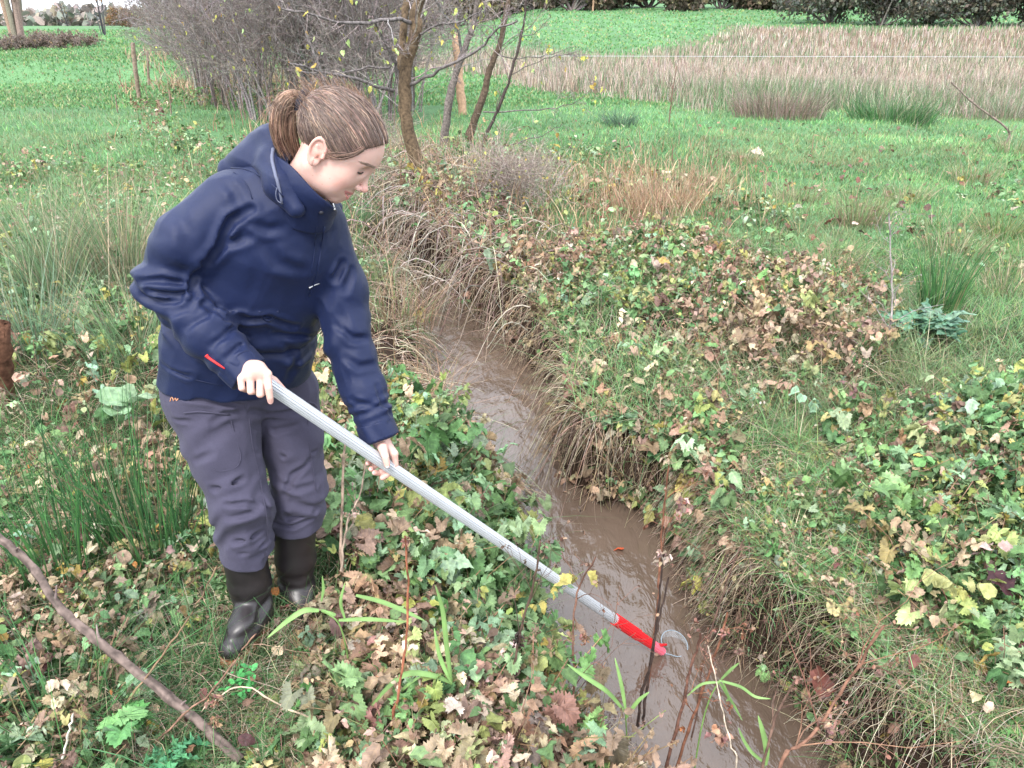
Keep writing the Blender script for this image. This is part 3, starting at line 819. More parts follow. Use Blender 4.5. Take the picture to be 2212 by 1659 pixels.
# boots
for an, toe, heel, topc, ud in ((J['rank'], W(503, 1408, 1.715), W(566, 1345, 1.845), W(528, 1195, 1.87), 0), (J['lank'], W(655, 1302, 1.90), W(640, 1276, 2.03), W(636, 1135, 1.99), 1)):
    toe = toe.copy(); heel = heel.copy(); heel[2] = toe[2] = min(toe[2], heel[2])
    bf, sf = boot_parts(an, toe, heel, topc, None)
    lo, hi = bounds([an, toe, heel, topc], .10)
    b = part('boot', bf, lo, hi, .0034, m_boot)
    part('sole', sf, lo, hi, .0034, m_sole, b)
# ---- hair
def hairline(x): return np.interp(x, [-.12, -.09, -.052, -.040, -.024, -.006, .012, .028, .044, .058, .080, .10], [-.075, -.075, -.064, -.018, .014, .012, .008, .018, .036, .059, .084, .09])
def cap_sdf(P):
    q = hloc(P)
    d = ell(q, (-.020, 0, .030), (.103, .0785, .087))
    d = smin(d, ell(q, (.026, 0, .022), (.064, .064, .069)), .03)
    z0 = hairline(q[:, 0])
    return smax(d, (z0-q[:, 2])*.8, .004)
lo, hi = bounds([hw(.12, 0, 0), hw(-.15, 0, 0), hw(0, .09, 0), hw(0, -.09, 0), hw(0, 0, .13), hw(-.06, 0, -.09)], .01)
V, F = surfnets(cap_sdf, lo, hi, .0025)
TIE = W(657, 222, 1.862)
tl = hloc(TIE[None])[0]
hair = Bag(); hair.add(V, F, (.055, .033, .025))
hair_o = hair.build('hair', m_hair, PER, PO)
st = Bag(); hr = np.random.default_rng(5)
# strands combed from the hairline to the tie
N = 3600; n = 12
az = hr.random(N)*2*np.pi
x0 = hr.random(N)**.6*.205-.105; sgn = np.where(hr.random(N) < .62, -1, 1)
z0 = hairline(x0)+hr.random(N)**1.5*.115-.006*hr.random(N)**2
c0 = np.array([-.018, 0, .030]); rad = np.array([.101, .077, .085])
yy = (sgn*np.sqrt(np.maximum(0, 1-((x0-c0[0])/rad[0])**2-((z0-c0[2])/rad[2])**2))*rad[1])
S0 = np.stack([x0, yy, z0], 1)
ts = np.linspace(0, 1, n)
L = S0[:, None]*(1-ts[None, :, None])+tl[None, None]*ts[None, :, None]
# front hair rises before it runs back
L[..., 2] += (np.sin(ts*np.pi)*.02)[None]
def project(Q, extra):
    sh = Q.shape; w = Q.reshape(-1, 3)@HR+HC
    for _ in range(5):
        e = .002; f0 = capfull(w)
        g_ = np.stack([capfull(w+d)-capfull(w-d) for d in np.eye(3)*e], 1); g_ = nrm(g_)
        w = w-g_*(f0-extra)[:, None]
    return w.reshape(sh)
def capfull(P):
    q = hloc(P); d = ell(q, (-.020, 0, .030), (.103, .0785, .087)); return smin(d, ell(q, (.026, 0, .022), (.064, .064, .069)), .03)
ex = (hr.random(N)**2*.0062+.0002)[:, None]*np.sin(ts*np.pi*.9+.15)[None]+.0002
Wd = project(L, ex.ravel())
k = sst(ts, .8, 1.0)[None, :, None]; Wd = Wd*(1-k)+TIE*k+(hr.normal(0, .0028, (N, 1, 3)))*k
wob = hr.normal(0, .0013, (N, n, 3)); Wd = Wd+wob*np.sin(ts*np.pi)[None, :, None]
R = np.repeat((.0006+hr.random(N)*.0007)[:, None], n, 1)*np.interp(ts, [0, .12, .9, 1], [.15, 1, 1, .8])[None]
V, F = tubes(Wd, R, 4)
hc = pal([(.110, .072, .056), (.160, .108, .083), (.070, .045, .036), (.27, .19, .145)], [4, 3.2, 3, .9], N, .12, hr)
st.add(V, F, np.repeat(hc, n*4, 0))
# ponytail
def lock(P0, spread, N, rr, end, cols, cw, seedpts):
    pts = smoothpts(np.array(P0), 14); n = 14; ts = np.linspace(0, 1, n)
    o = hr.normal(0, 1, (N, 3)); o /= np.maximum(1, np.linalg.norm(o, axis=1)/1.6)[:, None]
    sp = np.interp(ts, [0, .1, .45, .8, 1], spread)
    Q = pts[None]+o[:, None]*sp[None, :, None]+hr.normal(0, .0012, (N, n, 3))*ts[None, :, None]
    le = 1-hr.random(N)*end
    T = ts[None]*le[:, None]; i = np.clip((T*(n-1)).astype(int), 0, n-2); f = T*(n-1)-i
    Q = np.take_along_axis(Q, i[..., None].repeat(3, 2), 1)*(1-f[..., None])+np.take_along_axis(Q, (i+1)[..., None].repeat(3, 2), 1)*f[..., None]
    R = np.full((N, n), rr)*np.interp(ts, [0, .8, 1], [1, 1, .2])[None]
    V, F = tubes(Q, R, 4); st.add(V, F, np.repeat(pal(cols, cw, N, .12, hr), n*4, 0))
PC = [(.20, .115, .070), (.30, .19, .125), (.10, .055, .036), (.16, .09, .058)]
lock([TIE, W(636, 208, 1.86), W(612, 225, 1.85), W(603, 262, 1.845), W(608, 298, 1.845), W(624, 332, 1.85)], [.002, .0075, .0135, .0135, .014], 1000, .0008, .55, PC, [3, 1.5, 3, 3], 0)
lock([TIE, W(640, 215, 1.865), W(626, 235, 1.86), W(626, 275, 1.855), W(632, 310, 1.855), W(641, 345, 1.86)], [.002, .006, .0085, .0095, .0095], 600, .0008, .45, PC, [2, .6, 5, 3], 0)
lock([hw(-.065, -.03, -.03), W(648, 372, 1.845), W(655, 400, 1.84)], [.004, .005, .005, .004, .003], 120, .0008, .5, PC, [3, 2, 1, 3], 0)
# lock swept back over the temple to the ear
lock([hw(.050, -.060, .055), hw(.038, -.066, .030), hw(.020, -.072, .010), hw(.004, -.076, -.002), hw(-.006, -.079, -.006)], [.003, .005, .007, .006, .005], 90, .0007, .5, [(.15, .085, .06), (.09, .055, .038)], [2, 1], 0)
# flyaway hairs
Nf = 300; a0 = hr.integers(0, N, Nf); P0 = Wd[a0, 6+hr.integers(-4, 4, Nf)]; outd = nrm(P0-HC)
tq = np.linspace(0, 1, 6); Q = P0[:, None]+outd[:, None]*(tq[None, :, None]**1*hr.uniform(.004, .018, (Nf, 1, 1)))+(-HX*.04*tq[:, None]**1.5)[None]*hr.uniform(.2, 1.0, (Nf, 1, 1))+hr.normal(0, .002, (Nf, 6, 3))*tq[None, :, None]
V, F = tubes(Q, np.full((Nf, 6), .00035), 3); st.add(V, F, np.repeat(pal(PC, [1, 2, 1, 1], Nf, .1, hr), 18, 0))
P0 = W(612, 228, 1.85)+hr.normal(0, .018, (120, 3)); dd = nrm(hr.normal(0, 1, (120, 3))+RT*-1.2+A(0, 0, .2))
Q = P0[:, None]+dd[:, None]*(tq[None, :, None]*hr.uniform(.01, .04, (120, 1, 1)))+A(0, 0, -.02)*(tq[:, None]**2)
V, F = tubes(Q, np.full((120, 6), .0004), 3); st.add(V, F, np.repeat(pal(PC, [1, 3, 1, 1], 120, .1, hr), 18, 0))
st_o = st.build('hair_strands', m_hair, hair_o, PO)
V, F = surfnets(lambda P: chain(P, [W(659, 207, 1.855), W(655, 224, 1.85), W(650, 236, 1.858)], [.0140, .0175, .0140])-.0012*np.sin((P@HZ)*900), TIE-.045, TIE+.045, .0016)
o = mesh('hair_tie', V, F, m_black, hair_o, origin=PO)

# ------------------------------------------------------------------ sampling pole
POLE = empty('sampling_pole', tuple(PB), 'long silver ribbed pole with red grip and clear beaker dipping in the stream', 'pole')
O = PB
def ribbed(p0, p1, r, ribs, depth, n=2, taper=1.0):
    ax = nrm(p1-p0); a = nrm(np.cross(ax, A(0, 0, 1))); b = np.cross(ax, a); k = ribs*4
    th = np.arange(k)/k*2*np.pi; rr = r*(1-depth*(np.arange(k) % 4 == 0))
    V = []
    for i, t in enumerate(np.linspace(0, 1, n)):
        V.append(p0+(p1-p0)*t+(a*np.cos(th)[:, None]+b*np.sin(th)[:, None])*(rr*(1+(taper-1)*t))[:, None])
    V.append(p0[None]); V.append(p1[None]); V = np.concatenate(V); F = []
    for i in range(n-1):
        for j in range(k): F.append((i*k+j, i*k+(j+1) % k, (i+1)*k+(j+1) % k, (i+1)*k+j))
    T = [(n*k, (j+1) % k, j, j) for j in range(k)]+[(n*k+1, (n-1)*k+j, (n-1)*k+(j+1) % k, (n-1)*k+j) for j in range(k)]
    tri = [(f[0], f[1], f[2]) for f in F]+[(f[0], f[2], f[3]) for f in F]+[t[:3] for t in T]
    return V, np.array(tri)
m_alu = flatmat('ribbed_aluminium', (.50, .52, .54), .40, .5, metal=.4, amp=.05, nscale=8, bstr=.1, bscale=120)
m_redp = flatmat('red_plastic', (.58, .02, .025), .35, amp=.08)
m_pink = flatmat('pink_plastic', (.75, .16, .22), .4)
GA = pole_at(1328); GB = pole_at(1378); GC = pole_at(1408)
V, F = ribbed(pole_at(560), GA+PD*.02, .0172, 15, .20); mesh('tube', V, F, m_alu, POLE, origin=O, smooth=False)
V, F = ribbed(GA, GB, .0218, 14, .12, 3); mesh('grip', V, F, m_redp, POLE, origin=O, smooth=False)
V, F = ribbed(GB-PD*.004, GC, .0192, 12, .12, 3, .92); mesh('grip', V, F, m_redp, POLE, origin=O, smooth=False)
V, F = ribbed(GC-PD*.003, GC+PD*.075, .0185, 9, .14, 3, .85); mesh('clamp', V, F, m_pink, POLE, origin=O, smooth=False)
# beaker: clear cup with a rolled rim and a spout, half under water
BC = W(1452, 1430, 2.25); BC[2] = -.484; bax = nrm(A(.25, -.30, .89)); bu = nrm(np.cross(bax, A(0, 1, 0))); bv = np.cross(bax, bu)
prof = [(.0, -.11), (.040, -.11), (.043, -.105), (.050, .0), (.0535, .001), (.0535, .004), (.0515, .004), (.048, .0), (.041, -.104), (.0, -.107)]
k = 40; th = np.arange(k)/k*2*np.pi; V = []
for r, z in prof:
    sp = 1+.20*np.exp(-((((th-.9+np.pi) % (2*np.pi))-np.pi)/.20)**2)*(z > -.02)
    V.append(BC+(bu*np.cos(th)[:, None]+bv*np.sin(th)[:, None])*(r*sp)[:, None]+bax*z)
V = np.concatenate(V); F = [(i*k+j, i*k+(j+1) % k, (i+1)*k+(j+1) % k, (i+1)*k+j) for i in range(len(prof)-1) for j in range(k)]
m_cup, n_, p_ = M('clear_plastic', .3, .2); p_.inputs['Base Color'].default_value = (.5, .55, .58, 1); p_.inputs['Alpha'].default_value = .12
bk = mesh('beaker', V, np.array(F), m_cup, POLE, origin=O)
m_rim = flatmat('white_rim', (.20, .25, .29), .5, .2)
rim = BC+(bu*np.cos(th)[:, None]+bv*np.sin(th)[:, None])*(.0535*(1+.20*np.exp(-((((th-.9+np.pi) % (2*np.pi))-np.pi)/.20)**2)))[:, None]+bax*.003
V, F = tubes(np.concatenate([rim, rim[:2]])[None], np.full((1, k+2), .0016), 6); mesh('rim', V, F, m_rim, bk, origin=O)
V, F = tube1([GC+PD*.01, GC+PD*.035+A(.012, 0, .012), GC+PD*.05+A(.03, .01, .012)], [.006, .006, .004], 10, 8); mesh('bracket', V, F, m_redp, POLE, origin=O)
# ================================================================== the stream and the land
ZW = -.50
pairs = [(815, 470, 822, 472), (840, 512, 850, 510), (858, 565, 895, 560), (872, 625, 965, 625), (893, 680, 1045, 690), (903, 750, 1112, 745), (903, 830, 1192, 850),
         (918, 910, 1207, 960), (990, 985, 1243, 1040), (1085, 1060, 1404, 1110), (1128, 1160, 1478, 1190), (1165, 1260, 1505, 1290),
         (1178, 1380, 1562, 1380), (1175, 1480, 1642, 1450), (1250, 1560, 1740, 1540), (1360, 1659, 1805, 1659), (1500, 1800, 1950, 1800), (1720, 2100, 2300, 2050)]
LE = [G(a, b, ZW)[:2] for a, b, _, _ in pairs]; RE = [G(c, d, ZW)[:2] for _, _, c, d in pairs]
LE = [np.array([-5.3, 13.0]), np.array([-3.4, 11.2])]+LE+[np.array([1.6, .25]), np.array([3.5, -1.2])]
RE = [np.array([-5.2, 13.3]), np.array([-3.3, 11.5])]+RE+[np.array([2.1, .75]), np.array([4.2, -.5])]
LE = smoothpts(np.c_[np.array(LE), np.zeros(len(LE))], 140)[:, :2]; RE = smoothpts(np.c_[np.array(RE), np.zeros(len(RE))], 140)[:, :2]
def dist_poly(P, L):
    out = np.full(len(P), 1e9)
    for i in range(0, len(P), 20000):
        Q = P[i:i+20000]; a = L[:-1]; ab = L[1:]-a
        t = np.clip(np.einsum('nkj,kj->nk', Q[:, None]-a[None], ab)/(ab*ab).sum(1), 0, 1)
        out[i:i+20000] = np.linalg.norm(Q[:, None]-a-t[..., None]*ab, axis=2).min(1)
    return out
POLY = np.concatenate([LE, RE[::-1]])
def inpoly(P, poly):
    x, y = P[:, 0], P[:, 1]; c = np.zeros(len(P), bool); j = len(poly)-1
    for i in range(len(poly)):
        xi, yi = poly[i]; xj, yj = poly[j]
        if yi != yj: c ^= ((yi > y) != (yj > y)) & (x < (xj-xi)*(y-yi)/(yj-yi)+xi)
        j = i
    return c
def stream(P):
    """signed distance to the water's edge (+ on land), and side (+1 right bank)"""
    near = (P[:, 1] < 17) & (P[:, 1] > -3) & (np.abs(P[:, 0]) < 7)
    dl = np.full(len(P), 9.); dr = np.full(len(P), 9.); ins = np.zeros(len(P), bool)
    if near.any():
        Q = P[near]; dl[near] = dist_poly(Q, LE); dr[near] = dist_poly(Q, RE); ins[near] = inpoly(Q, POLY)
    far = ~near; side = np.where(dr < dl, 1, -1)
    d = np.minimum(dl, dr); d[ins] *= -1
    return d, side
def height(x, y):
    x = np.asarray(x, float); y = np.asarray(y, float); P = np.stack([x, y], 1)
    d, s = stream(P)
    d = d+np.where(d < 2, 1, 0)*sst(y, 7.3, 8.6)*1.2
    wob = (fbm2(x*3.6, y*3.6, 3)-.5)
    dd = d+wob*.16
    right = -.5+.36*sst(dd, .0, .06)+.08*sst(dd, .08, .45)+.08*sst(dd, .4, 1.6)
    left = -.5+.20*sst(dd, 0, .12)+.22*sst(dd, .08, .7)+.03*sst(dd, .6, 1.2)
    z = np.where(s > 0, right, left)
    z = np.where(d < 0, -.5-.16*sst(-d, 0, .18), z)
    amp = sst(d, .05, .8)
    z = z+amp*(.10*(fbm2(x*.9+3, y*.9, 3)-.5)+.035*(noise2(x*5, y*5)-.5)+.10*(noise2(x*.33+9, y*.33)-.5)*sst(y, 4, 9))
    # level pad where she stands
    k = np.exp(-(((x+.72)/.28)**2+((y-1.9)/.35)**2)); z = z*(1-k)+(-.055)*k
    # hillside to the right, embankment and flat land to the left
    rs_ = sst(x, -12, 6)
    z = z+rs_*.050*np.maximum(0, y-40)*(1-.25*sst(y, 90, 200))
    ls_ = 1-sst(x/np.maximum(y, 1), -.42, -.28)
    z = z+ls_*(sst(y, 25.5, 28)*.6+sst(y, 28, 60)*.15)
    z = z+(1-rs_)*.0045*np.maximum(0, y-60)+(1-rs_)*(1-ls_)*.010*np.maximum(0, y-35)
    return z
def Hp(P): return height(P[:, 0], P[:, 1])
def gz(x, y): return float(height(np.array([x]), np.array([y]))[0])
def axis(lo, a, b, hi, st, gr):
    c = list(np.arange(a, b+1e-6, st)); s = st; v = b
    while v < hi: s *= gr; v += s; c.append(v)
    s = st; v = a
    while v > lo: s *= gr; v -= s; c.insert(0, v)
    return np.array(c)
xs = axis(-330, -2.4, 3.4, 330, .032, 1.06); ys = axis(-8, .1, 7.0, 420, .032, 1.05)
X, Y = np.meshgrid(xs, ys, indexing='ij'); Z = height(X.ravel(), Y.ravel())
V = np.stack([X.ravel(), Y.ravel(), Z], 1); nx, ny = X.shape
I = np.arange(nx*ny).reshape(nx, ny); F = np.stack([I[:-1, :-1], I[1:, :-1], I[1:, 1:], I[:-1, 1:]], -1).reshape(-1, 4)
# soil by the water, turf elsewhere; colours darkened too, painting deeper shade into leaf gaps
d_, s_ = stream(V[:, :2]); d_ = d_+sst(V[:, 1], 7.3, 8.6)*1.5; soil = np.array([.030, .019, .013]); turf = np.array([.085, .170, .075]); litter = np.array([.042, .042, .020])
k = sst(d_, .25, 1.1)[:, None]; near = (1-sst(V[:, 1], 3.5, 7.0))[:, None]
n1 = fbm2(V[:, 0]*2.3, V[:, 1]*2.3, 3)[:, None]
c = soil*(1-k)+(litter*near+turf*(1-near))*k
px = PX(V); inf = (V[:, 1] > .3)
def band(V):
    """share of tall brown rush at a place"""
    x, y = V[:, 0], V[:, 1]; n = fbm2(x*.16+5, y*.10, 3)-.5+.35*(noise2(x*.9, y*.6)-.5)
    yl = 17*(1-sst(x, -4, 5)); s = sst(y+n*10-yl, 14.5, 19)*(1-sst(y+n*14, 38+24*sst(x, 4, 20), 48+24*sst(x, 4, 20)))*sst(x+n*3, -9.0, -5.0)
    return s
bk_ = band(V)[:, None]; c = c*(1-bk_)+np.array([.12, .085, .055])*bk_
n2 = fbm2(V[:, 0]*.5, V[:, 1]*.5, 4)[:, None]
c = c*(.7+.6*n1)*(.75+.5*n2)
m_g, n_, p_ = M('ground', .95, .1)
a_ = nd(n_, 'ShaderNodeAttribute', attribute_name='col'); t_ = ntex(n_, 24, 6, .65)
r_ = nd(n_, 'ShaderNodeMapRange'); n_.links.new(t_.outputs[0], r_.inputs[0]); r_.inputs[1].default_value = .3; r_.inputs[2].default_value = .7; r_.inputs[3].default_value = .5; r_.inputs[4].default_value = 1.4
n_.links.new(mixc(n_, 1.0, a_.outputs['Color'], r_.outputs[0], 'MULTIPLY'), p_.inputs['Base Color']); bump(n_, p_, t_.outputs[0], .6, .03)
g_o = mesh('ground', V, F, m_g, col=c); tag(g_o, kind='structure')
# ---- water
cl = (LE+RE)/2; hwid = np.linalg.norm(RE-LE, axis=1)/2
V = []; nw = 46
for i in range(len(cl)):
    a, b = LE[i], RE[i]; e = (b-a)/(np.linalg.norm(b-a)+1e-9)*.12
    for t in np.linspace(0, 1, nw): V.append([*((a-e)*(1-t)+(b+e)*t), ZW])
V = np.array(V)
# densify along the stream
m = 700; V = V.reshape(len(cl), nw, 3); ti = np.linspace(0, len(cl)-1.001, m); i0 = ti.astype(int); f = (ti-i0)[:, None, None]; V = (V[i0]*(1-f)+V[i0+1]*f).reshape(-1, 3)
x, y = V[:, 0], V[:, 1]
V[:, 2] += .007*(fbm2(x*7+y*3, y*5-x*2, 3)-.5)+.004*(noise2(x*20+y*8, y*12)-.5)
I = np.arange(m*nw).reshape(m, nw); F = np.stack([I[:-1, :-1], I[1:, :-1], I[1:, 1:], I[:-1, 1:]], -1).reshape(-1, 4)
m_w, n_, p_ = M('muddy_water', .02, .5); p_.inputs['IOR'].default_value = 1.6
t_ = ntex(n_, 2.2, 4); n_.links.new(ramp(n_, [(.3, (.072, .050, .036)), (.7, (.105, .075, .056))], t_.outputs[0]), p_.inputs['Base Color'])
tc = nd(n_, 'ShaderNodeTexCoord'); mp = nd(n_, 'ShaderNodeMapping'); mp.inputs['Scale'].default_value = (1.6, .7, 1); mp.inputs['Rotation'].default_value = (0, 0, .35); n_.links.new(tc.outputs['Object'], mp.inputs[0])
w1 = ntex(n_, 8, 4, .55, mp.outputs[0]); w1.inputs['Distortion'].default_value = .35
bump(n_, p_, w1.outputs[0], .62, .03)
w_o = mesh('water', V, F, m_w); tag(w_o, kind='structure')

# ================================================================== leaves
def leaf_template(kind, seed):
    r = np.random.default_rng(seed)
    if kind == 'lobed':         # five toothed lobes
        ang = np.linspace(-2.65, 2.65, 37); lob = .62+.38*np.abs(np.cos(ang*1.25))**.8*(1-.18*np.abs(ang)/2.6)
        lob = lob*(1+.10*((np.arange(37) % 2)*2-1)); lob[0] = lob[-1] = .25
        rim = np.stack([np.sin(ang)*lob*.62, np.cos(ang)*lob*.66+.33], 1)
        ctr = np.array([0, .30])
    elif kind == 'ovate':
        t = np.linspace(0, 1, 10); w = .36*np.sin(np.pi*t**.8)*(1-.25*t)
        up_ = np.stack([w*(1+.13*((np.arange(10) % 2)*2-1)), t], 1); dn = up_[::-1][1:-1]*[-1, 1]
        rim = np.concatenate([up_, dn]); rim = np.concatenate([rim, rim[:1]]); ctr = np.array([0, .45])
    elif kind == 'round':
        ang = np.linspace(0, 2*np.pi, 15); rim = np.stack([np.sin(ang)*.42, .45-np.cos(ang)*.42], 1)*(1+.05*r.normal(0, 1, (15, 1))); rim[-1] = rim[0]; ctr = np.array([0, .45])
    elif kind == 'small':
        ang = np.linspace(0, 2*np.pi, 8); rim = np.stack([np.sin(ang)*.33, .5-np.cos(ang)*.5], 1); ctr = np.array([0, .5])
    elif kind == 'pinnate':     # thistle-like, deeply cut
        t = np.linspace(0, 1, 18); w = .26*np.sin(np.pi*np.minimum(t*1.02, 1)**.7)*(.30+.70*(np.arange(18) % 3 == 1))
        up_ = np.stack([w+.01, t], 1); dn = up_[::-1][1:-1]*[-1, 1]; rim = np.concatenate([up_, dn]); rim = np.concatenate([rim, rim[:1]]); ctr = np.array([0, .45])
    n = len(rim)
    if kind in ('small',):
        P = np.concatenate([[ctr], rim]); F = [(0, i+1, i+2) for i in range(n-1)]
    else:
        mid = ctr+(rim-ctr)*.55
        P = np.concatenate([[ctr], mid, rim]); F = [(0, i+1, i+2) for i in range(n-1)]
        for i in range(n-1): F += [(i+1, n+i+1, n+i+2), (i+1, n+i+2, i+2)]
    x, y = P[:, 0], P[:, 1]
    fold_ = r.uniform(.15, .55); droop = r.uniform(.1, .55); tw = r.uniform(-.5, .5)
    z = np.abs(x)*fold_-droop*y*y+tw*x*y+.05*np.sin(y*11+r.random()*6)*np.sign(r.random()-.5)+.05*np.sin(x*13+r.random()*6)
    return np.stack([x, y, z], 1), np.array(F), P
LT = {k: [leaf_template(k, 50+i*7+j) for j in range(5)] for i, k in enumerate(('lobed', 'ovate', 'round', 'small', 'pinnate'))}
def rots(az, tilt, roll):
    ca, sa = np.cos(az), np.sin(az); ct, st_ = np.cos(tilt), np.sin(tilt); cr, sr = np.cos(roll), np.sin(roll); o = np.zeros_like(az); e = o+1
    Rz = np.array([[ca, -sa, o], [sa, ca, o], [o, o, e]]); Rx = np.array([[e, o, o], [o, ct, -st_], [o, st_, ct]]); Ry = np.array([[cr, o, sr], [o, e, o], [-sr, o, cr]])
    return np.einsum('ijn,jkn,kln->nil', Rz, Rx, Ry)
def add_leaves(bag, P, size, az, tilt, roll, col, kind, r=rng):
    T = LT[kind]; which = r.integers(0, len(T), len(P)); Rm = rots(az, tilt, roll)
    for j in range(len(T)):
        k = which == j
        if not k.any(): continue
        tv, tf, uv = T[j]; n = len(tv)
        V = np.einsum('nij,vj->nvi', Rm[k], tv)*size[k][:, None, None]+P[k][:, None]
        F = (np.arange(k.sum())[:, None, None]*n+tf[None]).reshape(-1, 3)
        bag.add(V.reshape(-1, 3), F, np.repeat(col[k], n, 0), np.tile(uv, (k.sum(), 1)))
# real leaf and grass colours
GR = [(.115, .205, .080), (.155, .260, .115), (.220, .320, .190), (.070, .140, .052), (.260, .290, .120)]
BR = [(.250, .170, .112), (.330, .240, .165), (.165, .110, .080), (.430, .350, .250), (.300, .245, .120)]
YE = [(.34, .33, .10), (.25, .28, .09), (.33, .24, .07)]
ST = [(.42, .34, .24), (.52, .45, .34), (.30, .22, .15), (.22, .15, .10)]
def foliage(bag, N, poly, dens_noise, hmin, hmax, size, kinds, mixb, r, z0=None, edge=.04, tiltm=.55, maxd=None, mound=0., mscale=.9, side=0):
    """leaves through a canopy over the picture area poly (corner list on the ground)"""
    poly = np.array([G(*q, -.1)[:2] for q in poly]); lo = poly.min(0); hi = poly.max(0)
    area = 0.; P = []
    tot = 0
    while tot < N:
        Q = lo+r.random((N*2, 2))*(hi-lo); Q = Q[inpoly(Q, poly)]
        n = fbm2(Q[:, 0]*1.7+11, Q[:, 1]*1.7, 3); Q = Q[r.random(len(Q)) < np.clip((n-dens_noise)*4+.5, .0, 1)]
        d, s = stream(Q); ok = d > edge
        if side: ok &= (s == side)
        ok &= ~((((Q[:, 0]+.79)/.11)**2+((Q[:, 1]-1.78)/.20)**2 < 1) | (((Q[:, 0]+.68)/.09)**2+((Q[:, 1]-1.95)/.14)**2 < 1))
        Q = Q[ok]; P.append(Q); tot += len(Q)
        if len(P) > 12: break
    Q = np.concatenate(P)[:N]; N = len(Q); d, s = stream(Q)
    hc = (hmin+(hmax-hmin)*fbm2(Q[:, 0]*mscale*1.6, Q[:, 1]*mscale*1.6, 3)*1.3)*np.interp(d, [0, .3], [.55, 1])
    kb = np.exp(-(((Q[:, 0]+.78)/.34)**2+((Q[:, 1]-1.72)/.42)**2)); hc = hc*(1-.85*kb)
    u = r.random(N)**.55
    z = Hp(Q)+hc*u
    size_ = size[0]*.7+(size[1]*1.15-size[0]*.7)*r.random(N)**1.7
    az = r.random(N)*2*np.pi; tilt = r.normal(-.15, tiltm, N); roll = r.normal(0, tiltm*.9, N)
    b = mixb+(fbm2(Q[:, 0]*1.3+31, Q[:, 1]*1.3+7, 3)-.5)*1.6
    isb = r.random(N) < np.clip(b, .03, .95); isy = r.random(N) < .10
    col = pal(GR, [3, 3, 2.5, 2, 1.2], N, .2, r); cb = pal(BR, [3, 3, 2, 1.5, 1], N, .2, r); cy = pal(YE, [1, 1.4, .6], N, .15, r)
    col[isb] = cb[isb]; col[isy & ~isb] = cy[isy & ~isb]
    size_ = np.where(isb, size_*.85, size_)
    P3 = np.c_[Q, z]; kk = r.random(N); acc = 0
    # two thirds of the leaves sit along leaning stems, seven to a stem, each stem of one colour
    ns = int(N*.66/7); cen_ = Q[:ns]; hs_ = hc[:ns]*r.uniform(.7, 1.45, ns); la = r.random(ns)*6.28
    top = np.c_[cen_+np.stack([np.cos(la), np.sin(la)], 1)*(hs_*r.uniform(.2, 1.1, ns))[:, None], Hp(cen_)+hs_]; bot = np.c_[cen_, Hp(cen_)-.02]
    mid_ = (top+bot)/2+np.array([0, 0, 1.])*(hs_*.22)[:, None]
    st_ = np.stack([bot, mid_*.75+bot*.25, mid_, mid_*.4+top*.6, top], 1)
    V, F = tubes(st_, np.full((ns, 5), .0016), 3); bag.add(V, F, np.repeat(pal([(.20, .14, .09), (.16, .18, .08), (.28, .17, .12)], [2, 1, 1], ns, .2, r), 15, 0))
    sid = np.repeat(np.arange(ns), 7); m7 = len(sid); tq = np.tile(np.linspace(.35, 1, 7), ns)+r.normal(0, .04, m7); tq = np.clip(tq, .2, 1)
    pp = bot[sid]*((1-tq)**2)[:, None]+(2*mid_[sid]-.5*(bot+top)[sid])*(2*tq*(1-tq))[:, None]+top[sid]*(tq**2)[:, None]
    az[:m7] = r.random(m7)*6.28; out_ = np.stack([-np.sin(az[:m7]), np.cos(az[:m7])], 1)
    sz_ = size_[sid]*r.uniform(.6, 1.25, m7); size_[:m7] = sz_; P3[:m7] = pp; P3[:m7, :2] += out_*(sz_*.15)[:, None]
    tilt[:m7] = r.normal(-.45, .4, m7); roll[:m7] = r.normal(0, .35, m7); col[:m7] = np.clip(col[sid]*r.uniform(.8, 1.2, (m7, 1)), .01, .6); kk[:m7] = kk[sid]
    for kname, w in kinds:
        m_ = (kk >= acc) & (kk < acc+w); acc += w
        if m_.any(): add_leaves(bag, P3[m_], size_[m_], az[m_], tilt[m_], roll[m_], col[m_], kname, r)
    return Q, hc
def scatter_px(N, u0, u1, v0, v1, r, zref=-.05, poly=None):
    u = u0+r.random(N)*(u1-u0); v = v0+r.random(N)*(v1-v0); P = GG(u, v, zref)[:, :2]
    return P
def land(Q, e=.03):
    d, s = stream(Q); k = d > e; return Q[k], d[k], s[k]
def grass(bag, Q, h, w, cols, cw, r, bend=.5, seg=3, var=.2, patch=.35, tip=None):
    N = len(Q); P = np.c_[Q, Hp(Q)-.01]
    n = fbm2(Q[:, 0]*.9+2, Q[:, 1]*.9, 3)
    c = pal(cols, cw, N, var, r)*(1+(n-.5)*patch)[:, None]
    q2 = sst(fbm2(Q[:, 0]*.55+40, Q[:, 1]*.55+12, 4)+.08*r.normal(0, 1, N), .52, .70)[:, None]*(.42 if patch > .8 else .3); c = c*(1-q2)+np.array([.30, .27, .15])*q2
    q3 = sst(fbm2(Q[:, 0]*.8+80, Q[:, 1]*.8+52, 4), .55, .72)[:, None]*.5; c = c*(1-q3*np.array([.35, .5, .4]))
    H = (h[0]+(h[1]-h[0])*r.random(N)**1.3)*(.7+.6*n)
    V, F, C = blades(P, H, w[0]+(w[1]-w[0])*r.random(N), r.random(N)*2*np.pi, np.abs(r.normal(bend, bend*.5, N)), c, seg, r=r, tipcol=(c*np.array(tip) if tip else None))
    bag.add(V, F, C)
R_ = np.random.default_rng
